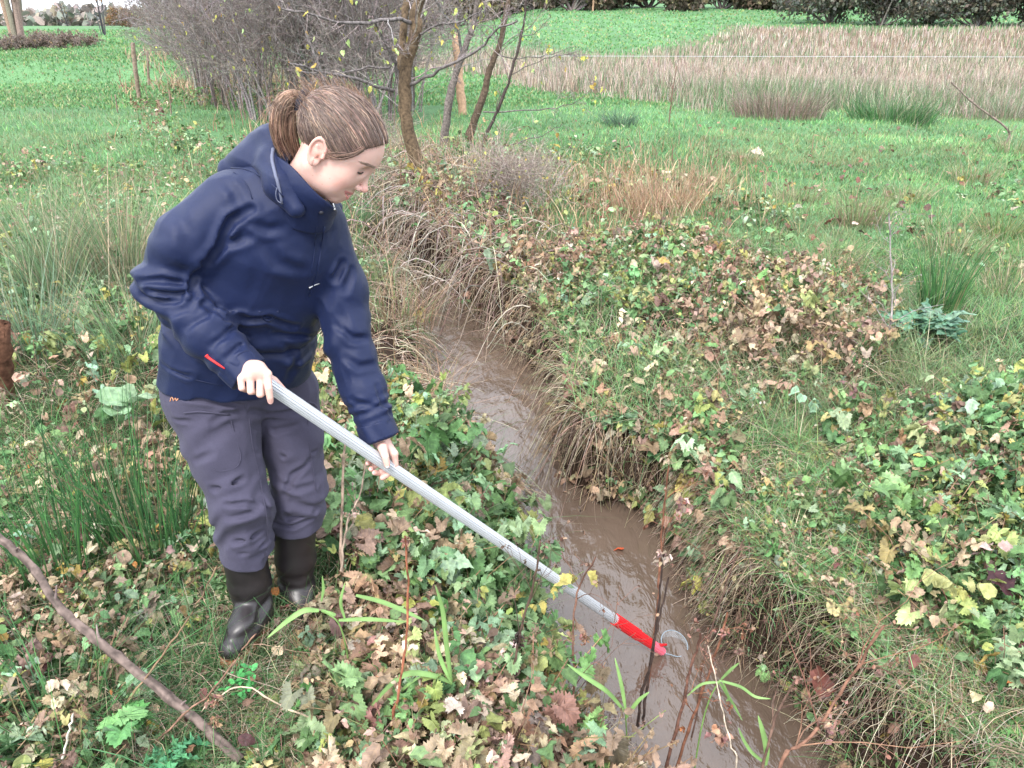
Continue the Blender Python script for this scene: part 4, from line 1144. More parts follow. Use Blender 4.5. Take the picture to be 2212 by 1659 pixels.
# ---- meadow turf: short bright grass, as dense in the distance as the eye needs
r = R_(21); B = Bag()
TG = [(.120, .275, .100), (.165, .330, .130), (.090, .205, .078), (.25, .33, .12), (.32, .30, .17)]
TW = [3.2, 3, 2, 1.6, .8]
def not_under(Q):  # keep the walked bank for the undergrowth
    return Q
Q = scatter_px(150000, 700, 2700, 225, 620, r); Q, d, s = land(Q, .25); bm = band(np.c_[Q, Q[:, 0]]); Q = Q[(r.random(len(Q)) > bm*.8) & (Q[:, 0] > -1.5)]
dist = Q[:, 1]; n = len(Q)
for lo_, hi_, hh, ww in ((0, 5, (.03, .09), (.003, .006)), (5, 9, (.04, .10), (.005, .010)), (9, 18, (.05, .12), (.009, .018)), (18, 60, (.06, .14), (.02, .04))):
    k = (dist >= lo_) & (dist < hi_); grass(B, Q[k], hh, ww, TG, TW, r, .6, 2, patch=.9)
Q = scatter_px(60000, -500, 900, 130, 640, r); Q, d, s = land(Q, .3); dist = Q[:, 1]
for lo_, hi_, hh, ww in ((0, 5, (.04, .12), (.003, .006)), (5, 9, (.05, .12), (.006, .011)), (9, 18, (.06, .14), (.010, .020)), (18, 45, (.08, .16), (.02, .04))):
    k = (dist >= lo_) & (dist < hi_); grass(B, Q[k], hh, ww, TG, TW, r, .6, 2, patch=.9)
Q = scatter_px(110000, -300, 2600, 36, 230, r); Q = Q[Q[:, 1] < 110]; bm = band(np.c_[Q, Q[:, 0]]); Q = Q[r.random(len(Q)) > bm]
dd_ = Q[:, 1]; P = np.c_[Q, Hp(Q)]; N = len(Q); c = pal(TG, TW, N, .12, r)*(.9+.5*(fbm2(Q[:, 0]*.1, Q[:, 1]*.2, 3)-.5))[:, None]
V, F, C = blades(P, .04+.0016*dd_, .0022*dd_, r.random(N)*6.28, np.full(N, .4), c, 2, face=r.normal(0, .4, N), r=r); B.add(V, F, C)
tag(B.build('meadow_grass', MAT['grass']), 'short bright green meadow grass of the fields on both banks', 'grass', kind='stuff')
# ---- lush bank grass, near right
B = Bag()
Q = scatter_px(26000, -300, 900, 240, 660, r); Q, d, s = land(Q, .03); Q = Q[(s < 0)]
Q = Q[fbm2(Q[:, 0]*1.1+4, Q[:, 1]*1.1, 3)+r.normal(0, .12, len(Q)) > .46]
grass(B, Q, (.10, .32), (.004, .009), [(.10, .20, .08), (.16, .26, .12), (.24, .25, .15), (.34, .30, .21)], [3, 3, 2, 1.2], r, .5, 3, patch=.6)
Q = scatter_px(9000, 1100, 2500, 300, 640, r); Q, d, s = land(Q, .03); Q = Q[(s > 0)]
Q = Q[fbm2(Q[:, 0]*1.3+14, Q[:, 1]*1.3, 3)+r.normal(0, .08, len(Q)) > .56]
grass(B, Q, (.10, .30), (.004, .008), [(.12, .20, .08), (.26, .22, .12), (.34, .27, .18)], [3, 2, 2], r, .5, 3, patch=.6)
for (u0, u1, v0, v1, N, hh) in ((1500, 2400, 840, 1120, 16000, (.06, .18)), (1100, 2000, 560, 1000, 12000, (.15, .36)), (1450, 2300, 1000, 1700, 12000, (.08, .2)), (1780, 2700, 640, 1000, 20000, (.05, .14)), (1420, 2600, 980, 1700, 15000, (.05, .13)), (1900, 2700, 540, 760, 8000, (.06, .2)), (1450, 1900, 1000, 1300, 5000, (.04, .10))):
    Q = scatter_px(N, u0, u1, v0, v1, r); Q, d, s = land(Q, .02); Q = Q[(s > 0)]
    Q = Q[fbm2(Q[:, 0]*2.2+4, Q[:, 1]*2.2, 3)+r.normal(0, .1, len(Q)) > .42]
    grass(B, Q, hh, (.0025, .005), TG[:4]+[(.40, .36, .24)], [2.5, 3, 1, 2, 1.4], r, .9, 4, patch=.5)
for (u0, u1, v0, v1, N, hh) in ((-400, 700, 620, 1700, 22000, (.06, .24)), (200, 1250, 1180, 1750, 8000, (.05, .22)), (700, 1150, 850, 1250, 2500, (.10, .35))):
    Q = scatter_px(N, u0, u1, v0, v1, r); Q, d, s = land(Q, .02); Q = Q[(s < 0)]
    grass(B, Q, hh, (.0022, .0045), [(.075, .18, .06), (.11, .25, .09), (.05, .12, .04), (.38, .33, .22)], [3, 2, 2, 1.3], r, .9, 4, patch=.5)
for (x0, x1, y0, y1, N) in ((1.3, 5.0, -.5, 4.0, 26000), (-4.5, -1.6, -.5, 3.0, 16000), (-1.6, .2, -.5, 1.2, 5000)):
    Q = np.c_[x0+(x1-x0)*r.random(N), y0+(y1-y0)*r.random(N)]; Q, d, s = land(Q, .02); grass(B, Q, (.06, .18), (.003, .006), TG[:4]+[(.40, .36, .24)], [2.5, 3, 1, 2, 1], r, .9, 3, patch=.5)
tag(B.build('bank_grass', MAT['grass']), 'longer soft green grass growing between the leaves along the banks', 'grass', kind='stuff')
# ---- leafy undergrowth, one carpet per bank
B = Bag(); r = R_(31)
mix1 = [('lobed', .50), ('ovate', .38), ('small', .12)]
foliage(B, 15500, [(1085, 585), (1250, 540), (1500, 560), (1700, 620), (1890, 690), (1930, 800), (1800, 905), (1560, 960), (1500, 1090), (1390, 1110), (1210, 970), (1130, 800), (1090, 700)], .25, .03, .24, (.020, .060), mix1, .74, r, mound=1, side=1, edge=-.02)
foliage(B, 3000, [(1200, 880), (1560, 950), (1560, 1120), (1420, 1120), (1260, 1040)], .3, .06, .20, (.03, .06), mix1, .5, r, side=1, edge=-.02)
foliage(B, 6500, [(1780, 940), (2300, 900), (2400, 1350), (2250, 1560), (2000, 1400), (1850, 1150)], .33, .04, .20, (.02, .058), [('lobed', .6), ('ovate', .3), ('round', .1)], .45, r, side=1)
foliage(B, 9500, [(1480, 1080), (1900, 950), (2400, 1300), (2400, 1800), (1900, 1800), (1600, 1420)], .33, .02, .10, (.012, .036), [('lobed', .3), ('ovate', .4), ('round', .2), ('small', .1)], .38, r, side=1, edge=-.01)
foliage(B, 3500, [(880, 400), (1300, 340), (1560, 430), (1850, 560), (1300, 600), (1080, 620), (1000, 540)], .40, .03, .16, (.03, .07), [('ovate', .4), ('small', .6)], .2, r, side=1)
foliage(B, 1500, [(1500, 430), (2400, 420), (2500, 620), (1900, 640)], .55, .02, .08, (.03, .06), [('round', .4), ('small', .6)], .15, r, side=1)
foliage(B, 2600, [(830, 380), (1100, 380), (1160, 560), (1090, 640), (1000, 560), (900, 520)], .38, .04, .4, (.03, .08), [('ovate', .5), ('small', .5)], .3, r, side=0, edge=-.1)
foliage(B, 3000, [(2350, 1000), (3300, 1000), (3600, 1800), (2100, 1800)], .42, .03, .18, (.02, .055), mix1, .4, r, side=1)
B.build('undergrowth', MAT['leaf']); tag(bpy.context.scene.objects['undergrowth'], 'green and brown creeping leaves heaped over the right bank', 'undergrowth', kind='stuff')
B = Bag(); r = R_(37)
foliage(B, 5600, [(690, 830), (880, 860), (1060, 960), (1140, 1120), (1210, 1290), (1180, 1420), (900, 1330), (700, 1250)], .3, .06, .32, (.035, .078), [('lobed', .5), ('ovate', .5)], .42, r, side=-1, edge=-.06)
foliage(B, 6800, [(560, 1330), (900, 1300), (1180, 1400), (1300, 1560), (1500, 1720), (1400, 1900), (700, 1950), (520, 1600)], .28, .05, .22, (.026, .062), [('lobed', .62), ('ovate', .38)], .95, r, side=-1, edge=-.05)
foliage(B, 9500, [(-150, 1000), (420, 1000), (640, 1280), (560, 1500), (600, 1850), (-200, 1900)], .3, .02, .16, (.016, .048), [('lobed', .45), ('ovate', .35), ('round', .2)], .36, r, side=-1)
foliage(B, 3600, [(-300, 560), (330, 540), (360, 1000), (-300, 1050)], .3, .05, .22, (.022, .06), [('lobed', .4), ('ovate', .3), ('round', .3)], .42, r, side=-1)
foliage(B, 2500, [(300, 560), (700, 560), (800, 900), (650, 1300), (330, 1050)], .3, .03, .18, (.03, .07), [('lobed', .4), ('ovate', .3), ('round', .3)], .4, r, side=-1)
foliage(B, 5200, [(-100, 400), (330, 300), (560, 250), (700, 420), (880, 520), (900, 640), (700, 700), (330, 620), (-100, 560)], .50, .04, .24, (.025, .06), [('ovate', .35), ('small', .65)], .42, r, side=-1)
foliage(B, 2600, [(290, 250), (600, 215), (660, 330), (500, 380), (330, 340)], .35, .08, .5, (.04, .09), [('ovate', .5), ('small', .5)], .45, r, side=-1)
foliage(B, 1600, [(860, 860), (960, 880), (960, 960), (1050, 990), (1000, 1060), (850, 960)], .3, .10, .34, (.04, .08), [('lobed', .6), ('ovate', .4)], .2, r, side=-1, edge=-.08)
B.build('undergrowth', MAT['leaf']); tag(bpy.context.scene.objects['undergrowth.001'], 'lobed green, yellow and russet leaves carpeting the left bank and foreground', 'undergrowth', kind='stuff')
# ---- dead straw: hanging over the bank edges and lying in the turf
B = Bag(); r = R_(41)
def straw(Q, L, az, drop, r, w=(.0016, .0034), cols=ST, cw=(3, 2, 3, 2), rise=.25, zoff=.02, n=7):
    N = len(Q); t = np.linspace(0, 1, n)[None, :, None]
    L = L[0]+(L[1]-L[0])*r.random(N); d = np.stack([np.cos(az), np.sin(az), np.zeros(N)], 1)
    P = np.c_[Q, Hp(Q)+zoff][:, None]+d[:, None]*(L[:, None, None]*t*.8)+np.array([0, 0, 1.])*(L[:, None, None]*(rise*t-(rise+drop[:, None, None])*t**2))
    P = P+r.normal(0, .012, (N, 1, 3))*np.sin(t*3.1)+r.normal(0, .008, (N, 1, 3))*np.sin(t*6.2)
    P[..., 2] = np.maximum(P[..., 2], ZW-.01)
    Rr = np.repeat((w[0]+(w[1]-w[0])*r.random(N))[:, None]*.5, n, 1)*np.linspace(1, .4, n)[None]
    V, F = tubes(P, Rr, 3); B.add(V, F, np.repeat(pal(cols, cw, N, .2, r), n*3, 0))
def edge_straw(L_, i0, i1, N, r, out, sprd=.5, back=.16, Ls=(.12, .34), drop=(.5, 1.1), **k):
    i = i0+r.random(N)*(i1-i0); a = np.stack([np.interp(i, np.arange(len(L_)), L_[:, j]) for j in (0, 1)], 1)
    g = np.gradient(L_, axis=0); g = np.stack([np.interp(i, np.arange(len(L_)), g[:, j]) for j in (0, 1)], 1); nn = nrm(np.c_[g[:, 1], -g[:, 0]])*out
    Q = a-nn*(r.random(N)*back-.01)[:, None]; az = np.arctan2(nn[:, 1], nn[:, 0])+r.normal(0, sprd, N)
    straw(Q, Ls, az, drop[0]+(drop[1]-drop[0])*r.random(N), r, **k)
# find which sign of the normal points into the water
def outsign(L_, other):
    g = np.gradient(L_, axis=0)[70]; nn = np.array([g[1], -g[0]]); return 1 if nn@(other[70]-L_[70]) > 0 else -1
oR = outsign(RE, LE); oL = outsign(LE, RE)
yR = RE[:, 1]; iR = lambda y: int(np.argmin(np.abs(yR-y))); yL = LE[:, 1]; iL = lambda y: int(np.argmin(np.abs(yL-y)))
edge_straw(RE, iR(6.5), iR(3.3), 750, r, oR, w=(.003, .006), Ls=(.15, .45), sprd=1.1)
edge_straw(RE, iR(3.4), iR(2.2), 600, r, oR, Ls=(.10, .30))
edge_straw(RE, iR(2.3), iR(.9), 480, r, oR, Ls=(.08, .32), back=.25, sprd=.8)
edge_straw(RE, iR(2.3), iR(.9), 600, r, oR, Ls=(.06, .24), back=.10, sprd=.9, cols=[(.10, .07, .05), (.16, .11, .08), (.06, .04, .03)], cw=(1, 1, 1))
edge_straw(RE, iR(3.6), iR(2.2), 900, r, oR, Ls=(.06, .2), back=.06, cols=[(.10, .07, .05), (.16, .11, .08), (.06, .04, .03)], cw=(1, 1, 1))
edge_straw(LE, iL(7.5), iL(3.2), 700, r, oL, w=(.003, .006), Ls=(.2, .55), sprd=.9, cols=ST+[(.10, .16, .06)], cw=(2, 2, 2, 3, 1.2))
edge_straw(LE, iL(3.4), iL(1.6), 300, r, oL, Ls=(.1, .25), sprd=.8)
# tall dead stalks sagging over the head of the stream
Q = np.concatenate([GG(r.normal(955, 75, 1000), r.normal(480, 55, 1000), -.1)[:, :2], GG(r.normal(1075, 45, 160), r.normal(600, 50, 160), -.1)[:, :2], GG(r.normal(900, 60, 500), r.normal(430, 50, 500), -.1)[:, :2]])
Q, d, s = land(Q, -.02); straw(Q, (.5, 1.5), r.random(len(Q))*6.28, .35+r.random(len(Q))*.8, r, w=(.006, .013), rise=.95, zoff=0, cols=[(.34, .28, .22), (.42, .36, .30), (.24, .18, .14), (.19, .14, .11)], cw=(3, 2, 3, 2), n=9)
for (u0, u1, v0, v1, N, Ls, w) in ((1100, 1950, 560, 1050, 2400, (.08, .40), (.0016, .0034)), (1450, 2300, 960, 1700, 3400, (.05, .28), (.0012, .0026)), (1800, 2300, 1250, 1750, 1100, (.10, .34), (.0014, .003)), (500, 1300, 1250, 1750, 1100, (.05, .22), (.0012, .0026)), (-100, 650, 900, 1700, 1500, (.08, .35), (.0014, .003)), (-200, 600, 450, 900, 900, (.15, .5), (.002, .004)), (650, 950, 450, 850, 900, (.2, .6), (.003, .005))):
    Q = scatter_px(N, u0, u1, v0, v1, r); Q, d, s = land(Q, .07); straw(Q, Ls, r.random(len(Q))*6.28, r.random(len(Q))*.5-.1, r, w=w, rise=.35, zoff=.05)
# straw-coloured patch on the right bank rim and round the tree foot
for (u, v, su, sv, N, hh) in ((1400, 430, 110, 45, 1700, (.10, .35)), (1000, 440, 120, 60, 500, (.2, .6)), (930, 520, 60, 60, 400, (.15, .5)), (1180, 480, 90, 60, 350, (.1, .3)), (700, 330, 120, 40, 900, (.2, .5)), (600, 170, 120, 20, 1200, (.2, .55)), (450, 180, 90, 20, 900, (.2, .5))):
    uu = r.normal(u, su, N); vv = r.normal(v, sv, N); Q = GG(uu, vv, -.02)[:, :2]; Q, d, s = land(Q, .02)
    P = np.c_[Q, Hp(Q)]; N = len(Q); dd_ = Q[:, 1]
    V, F, C = blades(P, hh[0]+(hh[1]-hh[0])*r.random(N), .0012*dd_+.001, r.random(N)*6.28, np.abs(r.normal(.4, .3, N)), pal([(.33, .24, .15), (.40, .30, .20), (.24, .15, .095)], [2, 1.5, 2], N, .2, r), 4, r=r); B.add(V, F, C)
tag(B.build('dry_straw', MAT['straw']), 'dead straw and stems matted in the turf and hanging over the water edge', 'dead grass', kind='stuff')
# ---- tall brown rush field
B = Bag(); r = R_(43); N = 60000
Q = scatter_px(N*2, 700, 2500, 50, 330, r); Q = Q[Q[:, 1] < 90]; bm = band(np.c_[Q, Q[:, 0]]); Q = Q[r.random(len(Q)) < bm*.9][:N]; N = len(Q)
dist = Q[:, 1]; n = fbm2(Q[:, 0]*.35, Q[:, 1]*.35, 3); P = np.c_[Q, Hp(Q)]
nearb = 1-sst(dist, 17, 24)
isg = r.random(N) < .22+.5*nearb+(n-.5)*.9
c = pal([(.30, .240, .19), (.37, .31, .25), (.22, .17, .135), (.44, .39, .33)], [3, 3, 2, 1.4], N, .15, r); cg = pal([(.12, .19, .09), (.09, .15, .07), (.20, .24, .15)], [2, 1.5, 1], N, .2, r); c[isg] = cg[isg]
V, F, C = blades(P, (.28+.38*r.random(N))*(.45+1.0*n)*(.45+.55*band(P)), .0011*dist, r.random(N)*6.28, np.abs(r.normal(.22, .15, N)), c, 3, face=r.normal(0, .6, N), r=r); B.add(V, F, C)
tag(B.build('rush_field', MAT['straw']), 'broad band of tall brownish rushes across the wet meadow', 'rushes', kind='stuff')
# ---- dead leaves fallen on the turf
B = Bag(); r = R_(47)
Q = scatter_px(330, 1200, 2500, 280, 560, r); Q, d, s = land(Q, .2); N = len(Q)
add_leaves(B, np.c_[Q, Hp(Q)+.055], .05+.05*r.random(N), r.random(N)*6.28, r.normal(0, .4, N), r.normal(0, .4, N), pal([(.16, .075, .05), (.24, .15, .10), (.10, .06, .05), (.38, .31, .26)], [3, 2, 1.4, .5], N, .2, r), 'ovate', r)
Q = scatter_px(220, -100, 620, 330, 640, r); Q, d, s = land(Q, .2); N = len(Q)
add_leaves(B, np.c_[Q, Hp(Q)+.07], .05+.05*r.random(N), r.random(N)*6.28, r.normal(0, .4, N), r.normal(0, .4, N), pal([(.16, .10, .06), (.24, .15, .10), (.42, .36, .30)], [3, 2, 1], N, .2, r), 'ovate', r)
Q = scatter_px(260, -50, 2300, 950, 1659, r); Q, d, s = land(Q, .05); N = len(Q)
add_leaves(B, np.c_[Q, Hp(Q)+.08+.05*r.random(N)], .02+.035*r.random(N), r.random(N)*6.28, r.normal(0, .5, N), r.normal(0, .5, N), pal([(.20, .13, .08), (.10, .045, .04), (.34, .27, .19), (.30, .12, .04)], [3, 2, 1.5, .6], N, .2, r), 'ovate', r)
tag(B.build('fallen_leaves', MAT['leaf']), 'scattered brown dead leaves lying on the grass', 'leaf litter', kind='stuff')
# ================================================================== trees, shrubs, posts and single plants
def grow(P, R, spec, r, up=.25):
    """P (N,n,3) stems, R (N,n); spec: list of (children per stem, length ratio, angle, radius ratio). Returns all levels."""
    out = [(P, R)]
    for (kc, lr, an, rr, wob) in spec:
        N, n, _ = P.shape; idx = np.repeat(np.arange(N), kc); m = len(idx); t = .22+.76*r.random(m); ti = t*(n-1); i = np.clip(ti.astype(int), 0, n-2); f = (ti-i)[:, None]
        base = P[idx, i]*(1-f)+P[idx, i+1]*f; tan = nrm(P[idx, i+1]-P[idx, i]); L = np.linalg.norm(P[idx, -1]-P[idx, 0], axis=1)*lr*(1.15-.6*t)*r.uniform(.5, 1.3, m)
        perp = nrm(np.cross(tan, nrm(r.normal(0, 1, (m, 3))))); a = an*r.uniform(.6, 1.3, m)[:, None]
        d = nrm(tan*np.cos(a)+perp*np.sin(a)+np.array([0, 0, up])); k = 5; ts = np.linspace(0, 1, k)[None, :, None]
        curve = r.normal(0, wob, (m, 1, 3)); Q = base[:, None]+d[:, None]*L[:, None, None]*ts+curve*L[:, None, None]*ts**2+r.normal(0, wob*.22, (m, k, 3))*L[:, None, None]*ts
        rb = (R[idx, i]*(1-f[:, 0])+R[idx, i+1]*f[:, 0])*rr; Rq = rb[:, None]*np.linspace(1, .35, k)[None]
        out.append((Q, Rq)); P, R = Q, Rq
    return out
BARK = [(.20, .17, .16), (.26, .225, .215), (.15, .12, .11)]
def tree_mesh(levels, sides, cols, r, bag, minr=.0):
    for (P, R), sd in zip(levels, sides):
        V, F = tubes(P, np.maximum(R, minr), sd); c = pal(cols, [1]*len(cols), len(P), .15, r); bag.add(V, F, np.repeat(c, P.shape[1]*sd, 0))
def twig_leaves(bag, lev, N, size, cols, cw, r, kind='ovate'):
    N = int(N*.6) if N < 200 else N
    P = lev[0]; i = r.integers(0, len(P), N); j = r.integers(2, P.shape[1], N); p = P[i, j]
    add_leaves(bag, p, size[0]+(size[1]-size[0])*r.random(N), r.random(N)*6.28, r.normal(-1.2, .6, N), r.normal(0, .6, N), pal(cols, cw, N, .15, r), kind, r)
YL = [(.42, .46, .12), (.50, .46, .10), (.36, .50, .20), (.45, .30, .08)]
def copy_tree(o, parent=None):
    c = o.copy(); sc.collection.objects.link(c); c.parent = parent
    for ch in list(o.children): copy_tree(ch, c)
    return c
# ---- the many-stemmed tree in the middle
def ct(x, y): return (700+x/2.765)*.8641, y/2.765*.8641
def stem_px(pts, Y, conv=ct): return np.array([W(*conv(*p), (Y[0]+(Y[1]-Y[0])*i/(len(pts)-1)) if isinstance(Y, tuple) else Y) for i, p in enumerate(pts)])
def big_tree(name, label, base, trunks, limbs, seed, nl, cols, twk=(9, 6)):
    r = R_(seed); b0 = np.array([*base, gz(*base)])
    t = empty(name, b0, label, 'tree')
    ref = []
    for pts, Y, rad in trunks:
        P = smoothpts(stem_px(pts, Y), 26); P += r.normal(0, .006, P.shape); Rr = np.interp(np.linspace(0, 1, 26), np.linspace(0, 1, len(rad)), rad)*(1+.12*(noise2(np.arange(26)*.7, seed)-.5))
        if P[0, 2] < P[-1, 2] and P[0, 2] > gz(P[0, 0], P[0, 1])-.05 and P[0, 2] < .8: P[0, 2] = gz(P[0, 0], P[0, 1])-.06
        e_ = P[-1]+(P[-1]-P[-4])*np.arange(1, 9)[:, None]*1.0; P = np.concatenate([P, e_]); Rr = np.concatenate([Rr, Rr[-1]*np.linspace(.95, .3, 8)])
        V, F = tubes(P[None], Rr[None], 12); b = Bag(); n = fbm2(V[:, 2]*6, V[:, 0]*14+seed, 3)[:, None]
        V = V+nrm(V-P[np.repeat(np.arange(len(P)), 12)])*((n-.5)*.018)
        b.add(V, F, np.array(cols[0])*(.6+.8*n)); b.build('trunk', MAT['bark'], t, b0)
        ref.append((smoothpts(P, 8), np.interp(np.linspace(0, 1, 8), np.linspace(0, 1, len(Rr)), Rr)))
    lv = []
    for pts, Y, rad in limbs:
        P = smoothpts(stem_px(pts, Y), 14)+r.normal(0, .008, (14, 3)); Rr = np.interp(np.linspace(0, 1, 14), [0, 1], rad)
        V, F = tubes(P[None], Rr[None], 8); b = Bag(); b.add(V, F, np.array(cols[1])*(.8+.4*r.random((len(V), 1)))); b.build('branch', MAT['bark'], t, b0)
        lv.append((smoothpts(P, 8), np.interp(np.linspace(0, 1, 8), [0, 1], rad)))
    allp = ref+lv; P = np.array([a for a, _ in allp]); Rr = np.array([a for _, a in allp])
    L = np.linalg.norm(P[:, -1]-P[:, 0], axis=1)
    lev = grow(P, np.minimum(Rr, .018), [(twk[0]+5, .24, 1.1, .38, .22), (twk[1], .45, .8, .5, .25), (4, .5, .7, .6, .25)], r, .12)
    b = Bag(); tree_mesh(lev[1:], (4, 3, 3), BARK, r, b, .0014); b.build('twigs', MAT['bark'], t, b0)
    b = Bag(); twig_leaves(b, lev[3], nl, (.05, .09), YL, [3, 2, 2, 1], r); b.build('leaves', MAT['leaf'], t, b0)
    return t
TB = G(*ct(1010, 1350), -.05); TY = TB[1]
big_tree('alder_tree', 'thick brown leaning trunk rising just right of the woman\'s face', TB[:2],
 [([(1010, 1365), (960, 1180), (910, 1000), (872, 800), (862, 600), (872, 450), (905, 330), (940, 200), (930, 120), (965, 0)], TY, [.125, .085, .072, .066, .064, .064, .066, .062, .055, .05]),
  ([(868, 620), (845, 470), (850, 300), (862, 100), (885, -20)], (TY+.05, TY+.3), [.045, .05, .045, .04, .035])],
 [([(900, 590), (1030, 520), (1180, 440), (1400, 320), (1500, 200), (1650, 150)], (TY, TY-1), (.020, .006)),
  ([(780, 630), (650, 590), (420, 515), (230, 490), (60, 430)], (TY, TY-1.2), (.020, .008)),
  ([(760, 465), (600, 470), (400, 510), (200, 505), (60, 440)], (TY+.1, TY-.8), (.012, .005)),
  ([(822, 500), (760, 350), (690, 230), (650, 110)], (TY, TY-.4), (.020, .009)),
  ([(910, 160), (800, 130), (600, 160), (400, 150), (200, 95), (0, 60)], (TY, TY-1.2), (.022, .006)),
  ([(950, 250), (1100, 170), (1260, 150), (1420, 60)], (TY, TY-.6), (.012, .005))], 61, 60, [(.095, .066, .040), (.13, .115, .11)])
B1 = G(*ct(1140, 1010), -.05)
big_tree('alder_tree', 'grey forked sapling standing between the broken post and the leaning poles', B1[:2],
 [([(1135, 1010), (1145, 870), (1180, 640), (1222, 500), (1262, 370), (1310, 250), (1350, 100), (1362, -10)], B1[1], [.07, .062, .055, .048, .043, .04, .036, .032])],
 [([(1262, 370), (1220, 200), (1130, 100), (1080, 0)], (B1[1], B1[1]-.5), (.022, .014)), ([(1330, 200), (1400, 110), (1440, -20)], (B1[1], B1[1]+.4), (.018, .012))], 62, 30, [(.12, .10, .09), (.15, .14, .135)])
B2 = G(*ct(1285, 1010), -.05)
big_tree('alder_tree', 'slim brown trunk leaning right, with a stub scar halfway up', B2[:2],
 [([(1280, 1010), (1340, 840), (1392, 700), (1430, 560), (1468, 430), (1520, 300), (1552, 150), (1585, -10)], B2[1], [.070, .058, .054, .050, .046, .042, .038, .034])],
 [([(1400, 775), (1600, 772), (1800, 760), (1950, 740), (2080, 680), (2185, 590)], (B2[1], B2[1]-.8), (.012, .003)),
  ([(1500, 380), (1640, 400), (1780, 390), (1900, 370), (2040, 315)], (B2[1], B2[1]-.6), (.010, .003))], 63, 40, [(.085, .06, .042), (.13, .115, .105)])
B3 = G(*ct(1370, 1080), -.05)
big_tree('alder_sapling', 'thinnest dark whippy stem curving up right of the leaning trunks', B3[:2],
 [([(1370, 1090), (1440, 900), (1512, 750), (1580, 560), (1640, 350), (1680, 180), (1702, -10)], B3[1], [.026, .024, .022, .019, .016, .013, .011])],
 [([(1400, 1050), (1560, 1010), (1750, 960), (1870, 910), (1950, 865)], (B3[1], B3[1]-.6), (.010, .003)),
  ([(1590, 520), (1800, 420), (1960, 380), (2110, 400)], (B3[1], B3[1]-.6), (.006, .003)),
  ([(1660, 260), (1780, 220), (1880, 100)], (B3[1], B3[1]-.4), (.006, .003))], 64, 45, [(.05, .038, .034), (.10, .085, .08)], twk=(6, 4))
# ---- bare shrubs of the thicket: three kinds, copied
def shrub(seed, Hh, spread, nst, name, label, group, leafn, leafc=YL, cols=BARK, thick=1., tw=((11, .42, .95, .42, .24), (7, .45, .85, .5, .3), (4, .55, .8, .6, .32)), minr=.0022, lw=(3, 2, 2, 1), ls=(.05, .09), cat='shrub'):
    r = R_(seed); t = empty(name, (0, 0, 0), label, cat, group)
    a = r.random(nst)*6.28; P0 = np.stack([np.cos(a), np.sin(a), 0*a], 1)*(.05+.25*r.random(nst))[:, None]; k = 7; ts = np.linspace(0, 1, k)[None, :, None]
    lean = np.stack([np.cos(a), np.sin(a), 0*a], 1)*(spread*r.uniform(.3, 1.1, nst))[:, None]; h = Hh*r.uniform(.65, 1.05, nst)
    P = P0[:, None]+lean[:, None]*ts**1.4+np.array([0, 0, 1.])*h[:, None, None]*ts+r.normal(0, .04*Hh/3, (nst, k, 3))*ts; P[:, 0, 2] = -.1
    Rr = (Hh*.0062*thick*r.uniform(.5, 1.4, nst))[:, None]*np.linspace(1, .35, k)[None]
    lev = grow(P, Rr, tw, r, .18)
    b = Bag(); tree_mesh(lev[:1], (6,), cols, r, b, minr); b.build('stems', MAT['bark'], t)
    b = Bag(); tree_mesh(lev[1:], (4, 3, 3), cols, r, b, minr); b.build('twigs', MAT['bark'], t)
    if leafn: b = Bag(); twig_leaves(b, lev[-1], leafn, ls, leafc, lw, r); b.build('leaves', MAT['leaf'], t)
    return t
GRP = 'bare shrubs of the thicket behind the woman'
s1 = shrub(71, 3.3, 1.3, 11, 'bare_shrub', 'bare grey-brown shrub of the thicket with a few yellow leaves', GRP, 70)
s2 = shrub(72, 2.7, 1.6, 13, 'bare_shrub', 'bare grey-brown shrub of the thicket with a few yellow leaves', GRP, 110)
s3 = shrub(73, 4.2, 1.2, 8, 'bare_shrub', 'bare grey-brown shrub of the thicket with a few yellow leaves', GRP, 50)
spots = [(560, 262, 0), (500, 215, 1), (640, 235, 2), (720, 250, 0), (790, 225, 1), (830, 262, 0), (430, 190, 1), (560, 190, 2), (700, 190, 1), (470, 165, 0), (620, 160, 2), (780, 170, 2), (380, 155, 1), (540, 140, 0), (700, 140, 0), (860, 200, 1), (600, 275, 1), (680, 270, 2), (755, 275, 0), (520, 245, 1), (480, 235, 0), (890, 240, 0), (800, 280, 1), (440, 225, 2)]
used = [False]*3
for i, (u, v, k) in enumerate(spots):
    src = (s1, s2, s3)[k]; o = src if not used[k] else copy_tree(src); used[k] = True
    p = G(u, v, 0); o.location = (p[0], p[1], gz(p[0], p[1])); o.rotation_euler = (0, 0, i*2.4); q = .92+.05*(i % 4); o.scale = (q, q, q)
    o['label'] = 'bare grey-brown shrub of the thicket with a few yellow leaves'
# low scrub tangled round the foot of the tree and over the stream head
g0 = 'low twiggy scrub round the foot of the leaning trunks'
q1 = shrub(75, 1.15, .7, 16, 'scrub', 'low grey-brown twiggy scrub round the foot of the leaning trunks', g0, 40, cols=[(.27, .22, .19), (.2, .155, .13), (.33, .28, .24)], tw=((8, .5, .9, .5, .3), (6, .5, .85, .5, .3), (3, .5, .8, .6, .3)), minr=.0022)
for i, (u, v) in enumerate([(1105, 455), (820, 362), (1140, 480)]):
    o = q1 if i == 0 else copy_tree(q1); p = G(u, v, -.1); o.location = (p[0], p[1], gz(p[0], p[1])); o.rotation_euler = (0, 0, i*2.1); q = .34+.07*(i % 4); o.scale = (q*1.3, q*1.3, q)
    o['label'] = 'low grey-brown twiggy scrub round the foot of the leaning trunks'
